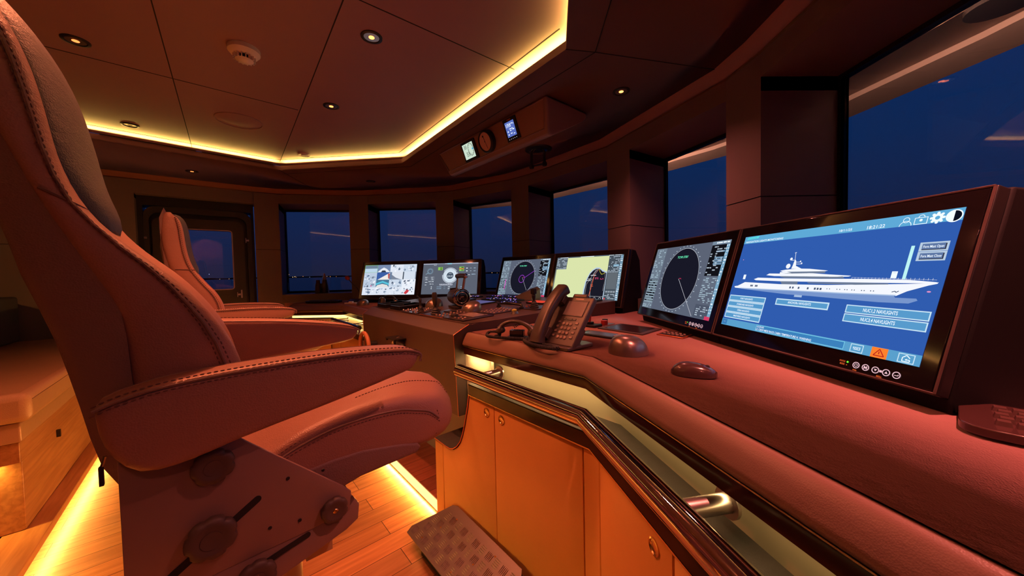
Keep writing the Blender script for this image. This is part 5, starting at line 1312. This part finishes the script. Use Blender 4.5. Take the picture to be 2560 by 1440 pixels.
# grip bar
o = top_root('grab_bar', 'low black grab bar lying across the console behind the keypad', 'handle', 1.36, 1.60)
b = B(); b.tube([(0, .10, .004), (0, .095, .022), (.005, .0, .030), (.01, -.105, .022), (.01, -.11, .004)], .008, M_black, 10); b.build('bar', parent=o)
b = B()
for y in (.10, -.11): b.lathe([(.016, 0), (.015, .010), (.009, .012)], M_black, (0.005, y, 0), n=14)
b.build('feet', parent=o)
o = top_root('joystick_panel', 'thin panel with a square-topped black joystick behind the desk phone', 'control panel', 1.36, 1.47)
slab(o, 'panel', 0, .15, -.10, .06, 0, .005, M_panel); joystick(o, .06, -.03, .085, .012, .026)
slab(o, 'grip_top', .048, .074, -.044, -.016, .083, .115, M_black, .004)
b = B()
for i in range(4): b.lathe([(.007, .005), (.006, .012), (.001, .0125)], MATS['copper_edge'], (.02 + i * .034, .038 - .01 * (i % 2), 0), n=10)
b.build('buttons', parent=o)
# many small lit panels toward the monitors
def lit_panel(s, t, w, l, col, k, label, seed, dots=0, group='small lit panels at the back of the console'):
    o = top_root('display_panel', label, 'control panel', s, t, 0, group)
    slab(o, 'panel', 0, l, -w, 0, 0, .009, M_black)
    b = B(); b.prism([(.008, -w + .008), (l - .008, -w + .008), (l - .008, -.008), (.008, -.008)], .0092, .0100, emit(col, k)); b.build('display', parent=o)
    if dots:
        b = B(); rnd = random.Random(seed)
        for i in range(dots):
            c_ = rnd.choice([(150, 90, 255), (120, 110, 240), (190, 160, 255), (255, 120, 80), (200, 200, 220)])
            b.box((rnd.uniform(.015, l - .015), rnd.uniform(-w + .012, -.012), .0112), (.005, .008, .0016), emit(c_, 1.1))
        b.build('lit_keys', parent=o)
DK = (26, 22, 34)
for i, (s, t, w, l, col, k, lab, dots) in enumerate((
        (1.56, 1.66, .15, .10, (235, 70, 50), .9, 'small panel glowing red, behind the square-topped joystick', 0),
        (1.50, 1.44, .12, .12, (110, 130, 190), .8, 'tilted panel glowing pale blue beside the desk phone, nearer one', 0),
        (1.66, 1.46, .13, .12, (80, 150, 210), .9, 'tilted panel glowing blue beside the desk phone, farther one', 0),
        (1.36, 2.09, .20, .14, (110, 105, 160), .7, 'wide panel glowing violet-blue in front of the dark hood', 0),
        (1.42, 2.37, .16, .13, (95, 100, 130), .6, 'grey-blue panel near the left edge, behind the throttle', 0),
        (1.55, 2.14, .17, .12, DK, 1, 'dark key panel with violet lights, second row left', 14),
        (1.55, 1.95, .16, .12, DK, 1, 'dark key panel with violet lights, second row middle', 16),
        (1.46, 1.84, .15, .09, DK, 1, 'dark key panel with violet lights in front of the hood', 12),
        (1.70, 2.28, .17, .09, DK, 1, 'dark key panel with violet lights, third row left', 12),
        (1.70, 2.09, .16, .09, DK, 1, 'dark key panel with violet lights, third row middle', 12),
        (1.80, 2.24, .16, .08, (40, 40, 60), 1, 'slim dark panel below the radar screen, left', 0),
        (1.80, 2.06, .15, .08, (45, 42, 66), 1, 'slim dark panel below the radar screen, right', 0),
        (1.76, 1.62, .16, .11, (50, 50, 60), 1, 'slim dark panel below the chart screen, left', 4),
        (1.77, 1.44, .16, .10, (70, 80, 84), 1, 'slim pale panel below the chart screen, right', 0),
        (1.60, 2.44, .12, .10, DK, 1, 'dark key panel at the left rear edge of the console', 10))):
    lit_panel(s, t, w, l, col, k, lab, i, dots)
o = top_root('compass_hood', 'dark wedge-shaped hood standing in front of the radar screen', 'hood', 1.72, 1.88)
b = B(); b.rings([[(0, .09, 0), (.10, .09, 0), (.10, .075, .03), (.0, .085, .006)], [(0, .03, 0), (.11, .03, 0), (.115, .02, .065), (.02, .03, .035)], [(0, -.06, 0), (.11, -.06, 0), (.12, -.05, .082), (.04, -.06, .060)], [(0, -.10, 0), (.10, -.10, 0), (.115, -.085, .070), (.05, -.095, .045)]], mat('hood_olive', (.10, .085, .06), .4)); b.build('hood', parent=o, sharp=25)
# ------------------------------------------------------------------ front face fittings of the block
t = thing('steering_wheel', 'small tan rimmed steering wheel on the front face of the centre console', 'wheel', S(.80, 2.36, .655), TH)
b = B(); b.tube([(-.045, .085 * math.cos(a), .088 * math.sin(a)) for a in [2 * pi * k / 40 for k in range(40)]], .0125, mat('wheel_rim', (.62, .26, .13), .4), 12, closed=True); b.build('rim', parent=t)
b = B(); b.lathe([(.028, 0), (.028, .04), (.020, .05), (.001, .052)], M_black, (.03, 0, 0), (-1, 0, 0), 24); b.build('hub', parent=t)
for a in (90, 210, 330):
    b = B(); b.tube([(-.018, .02 * math.cos(R(a)), .02 * math.sin(R(a))), (-.043, .08 * math.cos(R(a)), .08 * math.sin(R(a)))], .006, M_black, 8); b.build('spoke', parent=t)
t = thing('cup_holder', 'black bracket with a clear glass tumbler on the front face of the centre console', 'cup holder', S(.822, 1.93, .76), TH)
b = B(); b.box((-.030, .0, 0), (.075, .13, .006), M_black); b.box((-.062, -.055, -.03), (.010, .012, .06), M_black); b.box((-.062, .055, -.006), (.010, .012, .014), M_black); b.build('bracket', parent=t)
b = B(); b.lathe([(.026, -.07), (.030, -.01), (.030, .0), (.027, .0), (.024, -.065), (.001, -.066)], M_steel, (-.03, .01, -.012), (-.45, .55, .7), 24)
for k in range(14):
    pass
b.build('tumbler', parent=t)
# ------------------------------------------------------------------ things on the near desk
E = 1.0004
def desk_root(name, label, cat, x, y, rz=0, group=None, z=DZ): return thing(name, label, cat, (x, y, z + .0005), rz, group)
# desk phone: stand, tilted body, hand set
ph = desk_root('desk_phone', 'grey-brown desk telephone with its handset up, propped on a stand', 'telephone', .142, 1.228, R(-50))
# local: x right along the face, y away, z up
PT = R(51)
def pf(u, v, w): return Vector((u, v * math.cos(PT) - w * math.sin(PT) + .0, v * math.sin(PT) + w * math.cos(PT) + .012))
def pbox(b, u0, u1, v0, v1, w0, w1, m): 
    vs = [pf(u, v, w) for w in (w0, w1) for u, v in ((u0, v0), (u1, v0), (u1, v1), (u0, v1))]
    b.add(vs, [[3, 2, 1, 0], [4, 5, 6, 7], [0, 1, 5, 4], [1, 2, 6, 5], [2, 3, 7, 6], [3, 0, 4, 7]], m)
b = B(); pbox(b, -.085, .085, 0, .205, -.022, 0, M_phone); pbox(b, -.02, .045, .205, .222, -.018, -.002, M_phone); b.build('body', parent=ph, bevel=.004)
b = B(); b.prism([(-.02, -.02), (.085, -.02), (.085, .115), (.05, .125), (-.02, .115)], 0, .012, M_phone); pbox(b, -.01, .06, .03, .10, -.06, -.02, M_phone); b.build('stand', parent=ph, bevel=.003)
b = B(); pbox(b, -.022, .066, .125, .185, .0, .0012, M_lcd); sc_ = b.build('screen', parent=ph)
b = B()
for u0, u1, v0, v1 in ((-.026, .070, .121, .1245), (-.026, .070, .1855, .189), (-.026, -.0225, .1245, .1855), (.0665, .070, .1245, .1855)): pbox(b, u0, u1, v0, v1, 0, .0025, M_phone)
b.build('screen_frame', parent=ph)
b = B(); pbox(b, .004, .042, .1935, .1985, .0, .001, M_btn); b.build('name_plate', parent=ph)
for i in range(4):
    for j in range(3):
        b = B(); b.lathe([(.0068, 0), (.0062, .0035), (.0035, .0045), (.001, .0046)], M_key, pf(.004 + j * .0165, .086 - i * .0185, 0), pf(0, 0, 1) - pf(0, 0, 0), 14); b.build('dial_key', parent=ph)
for i in range(4):
    for u in (-.018, .062):
        b = B(); pbox(b, u - .006, u + .006, .088 - i * .019, .096 - i * .019, 0, .0035, M_key); b.build('function_key', parent=ph)
for u0, u1 in ((-.008, .004), (.009, .033), (.038, .050)):
    b = B(); pbox(b, u0, u1, .103, .110, 0, .003, M_black); b.build('soft_key', parent=ph)
b = B(); hp = [(-.060, -.012, .018), (-.060, .015, .030), (-.060, .075, .040), (-.060, .13, .042), (-.060, .19, .034), (-.060, .226, .020)]
P = spline([pf(*p) for p in hp], 6); rs = []
for i, p in enumerate(P):
    v = i / (len(P) - 1); tt = (P[min(i + 1, len(P) - 1)] - P[max(i - 1, 0)]).normalized(); sx_ = Vector((1, 0, 0)); n_ = sx_.cross(tt).normalized()
    w_ = .026 + .003 * abs(2 * v - 1) ** 2; h_ = .017 + .005 * abs(2 * v - 1) ** 3
    rs.append([p + sx_ * w_ * math.copysign(abs(math.cos(a)) ** .55, math.cos(a)) + n_ * h_ * math.copysign(abs(math.sin(a)) ** .55, math.sin(a)) for a in [2 * pi * (k + .5) / 16 for k in range(16)]])
b.rings(rs, M_phone); hs = b.build('handset', parent=ph, sharp=50)
for v0_, v1_ in ((.012, .055), (.165, .20)):
    b = B(); pbox(b, -.084, -.032, v0_, v1_, .0, .023, M_phone); b.build('cradle_cup', parent=ph, bevel=.003)
b = B(); e0 = pf(-.058, -.004, .010); inv = lambda x, y, z: Vector((x, y, z))
coil([e0, e0 + Vector((-.02, -.015, -.010)), inv(-.10, .0, .012), inv(-.13, -.02, .010), inv(-.07, -.045, .009), inv(0, -.05, .009), inv(.05, -.035, .009), inv(.02, -.018, .009), inv(-.03, -.022, .010), inv(-.11, -.02, .009)], .0058, .0019, 95, M_rubber, b, 5, 8)
b.build('coiled_cord', parent=ph)
# handset in a cradle left of the phone
r2 = desk_root('radio_handset', 'black radio handset lying in its cradle left of the desk telephone', 'handset', .012, 1.415, R(-18)); r2.scale = (.78, .78, .78)
b = B(); b.prism([(-.045, -.035), (.06, -.035), (.06, .03), (-.045, .03)], 0, .010, M_black); b.prism([(-.03, -.02), (.045, -.02), (.045, .018), (-.03, .018)], .010, .045, M_blackgloss); b.build('cradle', parent=r2, bevel=.004)
b = B(); P = spline([(-.085, 0, .050), (-.07, 0, .070), (-.03, 0, .088), (.02, 0, .086), (.065, 0, .066), (.088, 0, .044)], 6); rs = []
for i, p in enumerate(P):
    v = i / (len(P) - 1); tt = (P[min(i + 1, len(P) - 1)] - P[max(i - 1, 0)]).normalized(); sy = Vector((0, 1, 0)); n_ = sy.cross(tt).normalized(); k = abs(2 * v - 1) ** 3
    rs.append([p + sy * (.014 + .014 * k) * math.cos(a) + n_ * (.010 + .008 * k) * math.sin(a) for a in [2 * pi * q / 16 for q in range(16)]])
b.rings(rs, M_phone)
b.lathe([(.001, -.022), (.020, -.020), (.028, -.008), (.028, .010), (.020, .020), (.001, .022)], M_phone, (.090, 0, .030), (.35, 0, 1), 24); b.lathe([(.001, -.018), (.018, -.016), (.025, -.006), (.024, .010), (.016, .016), (.001, .018)], M_phone, (-.085, 0, .040), (-.35, 0, 1), 24)
b.build('handset', parent=r2, sharp=60)
b = B(); coil([(.098, -.01, .022), (.10, -.045, .014), (.05, -.06, .010), (-.02, -.055, .010), (-.10, -.045, .010), (-.155, -.02, .012), (-.16, .02, .024), (-.12, .03, .026), (-.09, .0, .016), (-.11, -.02, .010)], .0062, .0021, 80, M_rubber, b, 5, 8); b.build('coiled_cord', parent=r2)
b = B(); coil([(-.03, .05, .050), (.0, .075, .066), (.04, .07, .062), (.075, .06, .048), (.09, .05, .018)], .008, .0022, 16, M_rubber, b, 5, 10); b.build('spare_cord', parent=r2)
# buttons block near the centre console side
o = desk_root('switch_box', 'small black switch box with a lever and red button right of the telephone', 'switch', .385, 1.672, R(-48))
b = B(); b.prism([(-.04, -.035), (.035, -.035), (.035, .03), (-.04, .03)], 0, .012, M_black); b.build('box', parent=o, bevel=.003)
b = B(); b.cyl((-.015, 0, .012), (-.015, 0, .022), .018, M_black, 20); b.cyl((-.015, -.004, .02), (-.012, -.002, .055), .006, M_red, 12); b.build('lever', parent=o)
o = desk_root('button_plate', 'metal plate with a dark and a red push button beside the switch box', 'button', .455, 1.725, R(-48))
b = B(); b.prism([(-.03, -.04), (.03, -.04), (.03, .05), (-.03, .05)], 0, .003, M_steel); b.build('plate', parent=o)
b = B(); b.cyl((-.012, .025, .003), (-.012, .025, .024), .014, M_dark, 18); b.build('dark_button', parent=o)
b = B(); b.cyl((.012, -.018, .003), (.012, -.018, .024), .016, M_red, 18); b.build('red_button', parent=o)
# inset panels (corner points measured on the desk)
def inset(name, label, cat, pts, h, m_edge=M_console, m_in=M_lcd, border=.016, hin=.0008):
    c = sum((Vector(p) for p in pts), Vector((0, 0))) / 4; o = desk_root(name, label, cat, c.x, c.y)
    L = [tuple(Vector(p) - c) for p in pts]
    b = B(); b.prism(L, 0, h, m_edge); b.build('frame', parent=o, bevel=.0015)
    I = [tuple(Vector(p) * (1 - border / Vector(p).length * 1.35)) for p in L]
    b = B(); b.prism(I, h, h + hin, m_in); b.build('display', parent=o)
    return o, L
inset('flush_display', 'framed dark flush display lying in the desk right of the telephone', 'display', [(.392, 1.606), (.529, 1.416), (.665, 1.545), (.536, 1.722)], .005, M_console, mat('flush_lcd', (.045, .02, .022), .22), .022)
o, L = inset('small_display', 'small pale blue-grey display panel between telephone and flush display', 'display', [(.270, 1.475), (.395, 1.335), (.455, 1.395), (.335, 1.530)], .008, M_black, mat('dim_blue_lcd', (.10, .13, .22), .2), .020)
b = B()
for k in range(3): p = Vector(L[1]).lerp(Vector(L[2]), .25 + .25 * k) * .83; b.lathe([(.007, .008), (.006, .012), (.001, .0125)], M_btn, (p.x, p.y, 0), n=10)
b.build('buttons', parent=o)
o, L = inset('keypad', 'copper-edged keypad with round light keys, in front of the second monitor from the right', 'keypad', [(.590, 1.425), (.650, 1.325), (.728, 1.395), (.668, 1.492)], .005, mat('copper_edge', (.75, .25, .12)), M_panel, .008)
b = B()
for i in range(5):
    for j in range(2):
        q = Vector(L[0]).lerp(Vector(L[1]), .18 + .16 * i); q2 = Vector(L[3]).lerp(Vector(L[2]), .18 + .16 * i); p = q.lerp(q2, .32 + .3 * j); b.lathe([(.0062, .0055), (.0055, .0085), (.001, .009)], M_btn, (p.x, p.y, 0), n=10)
b.build('keys', parent=o)
o = desk_root('trackball', 'large domed metal trackball on the near desk right of the telephone', 'trackball', .366, 1.118, R(35), 'trackballs'); trackball(o, .98)
# mouse
o = desk_root('computer_mouse', 'glossy dark computer mouse on the near desk in front of the yacht monitor', 'mouse', .452, .868, R(-27))
b = B(); rs = []
NM = 16
for i in range(NM + 1):
    v = i / NM; x = -.052 + .104 * v; w_ = .030 * (math.sin(min(1, v * 1.15 + .02) * pi)) ** .32 if 0 < v < 1 else .006
    w_ = .030 * max(.02, (1 - abs(2 * v - 1) ** 2.6)) ** .5 * (1 - .10 * v); h_ = .036 * max(.03, (1 - abs(2 * min(1, v * .92 + .02) - 1) ** 2.4)) ** .6 * (1 - .28 * v)
    rs.append([Vector((x, w_ * math.copysign(abs(math.cos(a)) ** .7, math.cos(a)), .002 + max(0, math.sin(a)) ** .8 * h_ if math.sin(a) > 0 else .002)) for a in [2 * pi * k / 24 for k in range(24)]])
b.rings(rs, mat('mouse_top', (.06, .03, .028), .22, coat=.5)); b.build('shell', parent=o, sharp=70)
b = B(); b.lathe([(.001, -.004), (.006, -.003), (.007, 0), (.006, .003), (.001, .004)], M_rubber, (.030, 0, .0235), (0, 1, 0), 14); b.build('scroll_wheel', parent=o)
# near keyboard
def keyboard(root, W, D, m_base, m_key, rows, h=.018):
    b = B(); b.prism([(x, y) for x, y in rrect(-W / 2, W / 2, -D / 2, D / 2, .035)], 0.004, h, m_base); b.prism([(x, y) for x, y in rrect(-W / 2 + .015, W / 2 - .015, -D / 2 + .015, D / 2 - .015, .03)], 0, .004, M_black); b.build('base', parent=root, bevel=.004)
    b = B(); n = 14; kw = (W - .07) / n; kd = (D - .06) / rows
    for j in range(rows):
        for i in range(n):
            x0 = -W / 2 + .035 + i * kw + (j % 2) * kw * .2; y0 = -D / 2 + .03 + j * kd
            b.rings([[(x0, y0, h), (x0 + kw * .86, y0, h), (x0 + kw * .86, y0 + kd * .82, h), (x0, y0 + kd * .82, h)], [(x0 + .002, y0 + .002, h + .007), (x0 + kw * .86 - .002, y0 + .002, h + .007), (x0 + kw * .86 - .002, y0 + kd * .82 - .002, h + .007), (x0 + .002, y0 + kd * .82 - .002, h + .007)]], m_key)
    b.build('keys', parent=root, smooth=False)
o = desk_root('keyboard', 'dark keyboard cut off by the right edge, below the yacht monitor', 'keyboard', .865, .455, R(-52)); keyboard(o, .34, .165, mat('keyboard_base', (.07, .03, .028), .18, coat=.6), mat('keyboard_keys', (.10, .05, .045), .3), 5)
# ------------------------------------------------------------------ far desk and sill
o = desk_root('keyboard', 'black keyboard on the far desk under the first window', 'keyboard', -1.93, 3.56, R(-3)); keyboard(o, .34, .13, M_black, M_dark, 5, .022)
o = desk_root('desk_microphone', 'gooseneck desk microphone left of the camera monitor', 'microphone', -1.62, 3.57, R(10))
b = B(); b.rings([[(-.06, -.05, 0), (.06, -.05, 0), (.06, .05, 0), (-.06, .05, 0)], [(-.055, -.045, .012), (.055, -.045, .012), (.055, .045, .032), (-.055, .045, .032)]], M_black); b.build('base', parent=o, bevel=.004)
b = B(); b.tube(spline([(.04, .02, .02), (.045, .02, .07), (.03, .02, .13), (-.03, .02, .20), (-.055, .02, .235)], 6), .005, M_black, 8); b.build('gooseneck', parent=o)
b = B(); b.lathe([(.001, -.026), (.016, -.02), (.022, -.004), (.020, .012), (.010, .022), (.001, .024)], mat('foam_red', (.50, .08, .05), .8, bump=.6, bscale=500), (-.068, .02, .250), (-.5, 0, .5), 16); b.build('foam_head', parent=o)
o = desk_root('trackball', 'domed trackball on the far desk left of the camera monitor', 'trackball', -1.36, 3.17, R(160), 'trackballs'); trackball(o, .85)
o = desk_root('white_remote', 'flat white remote with a raised pad on the far desk edge', 'remote', -1.56, 3.36, R(-10))
b = B(); b.box((0, 0, .006), (.12, .04, .012), M_white); b.box((.0, 0, .018), (.04, .026, .012), M_white); b.build('case', parent=o, bevel=.002)
o = desk_root('headset', 'dark intercom headset with round ear cups at the left of the centre console', 'headset', -1.12, 2.98, R(-35))
b = B(); b.lathe([(.030, -.02), (.040, -.01), (.040, .012), (.026, .022), (.001, .022)], M_metalcap, (0, 0, .042), (-.2, -1, .25), 24); b.build('ear_cup', parent=o)
b = B(); b.lathe([(.026, .022), (.022, .028), (.001, .024)], M_blackgloss, (0, 0, .042), (-.2, -1, .25), 24); b.build('ear_pad', parent=o)
b = B(); b.tube([(.10 * math.cos(a) + .06, .03, .045 + .0 + .05 * math.sin(a)) for a in [pi - pi * k / 14 for k in range(15)]], .006, M_black, 8); b.build('head_band', parent=o)
b = B(); b.lathe([(.028, -.015), (.034, 0), (.028, .015), (.001, .018)], M_black, (.15, .03, .036), (.3, 1, .1), 20); b.build('ear_cup', parent=o)
o = desk_root('cable_bundle', 'bundle of black cables in front of the camera monitor', 'cable', -.86, 3.05, R(-45))
b = B(); rnd = random.Random(3)
for k in range(5):
    b.tube(spline([(-.12 + rnd.uniform(-.02, .02), rnd.uniform(-.03, .03), .008), (-.05, rnd.uniform(-.05, .05), rnd.uniform(.02, .06)), (.03, rnd.uniform(-.04, .04), rnd.uniform(.03, .085)), (.12 + rnd.uniform(-.02, .03), rnd.uniform(-.03, .03), .01)], 6), .0045, M_rubber, 6)
b.box((.0, 0, .02), (.16, .05, .04), M_dark); b.build('cables', parent=o)
# binoculars on the sill of the first window
t = thing('binoculars', 'dark binoculars standing upright on the sill of the first window', 'binoculars', (-2.19, 4.00, SILL + .0005), R(8))
for sx_ in (-.036, .036):
    b = B(); b.lathe([(.032, 0), (.034, .01), (.032, .05), (.030, .085), (.024, .11), (.020, .125), (.021, .145), (.018, .15), (.001, .15)], mat('binocular_rubber', (.09, .05, .035), .5), (sx_, 0, 0), n=22); b.build('barrel', parent=t)
b = B(); b.cyl((0, .0, .03), (0, 0, .11), .010, M_black, 12); b.box((0, 0, .075), (.05, .018, .02), M_black); b.build('hinge', parent=t)
t = thing('white_cone', 'small pale cone-shaped cover behind the binoculars on the sill', 'cover', (-2.20, 4.09, SILL + .0005))
b = B(); b.lathe([(.045, 0), (.045, .012), (.030, .12), (.015, .19), (.006, .225), (.001, .228)], M_white, n=20); b.build('shell', parent=t)
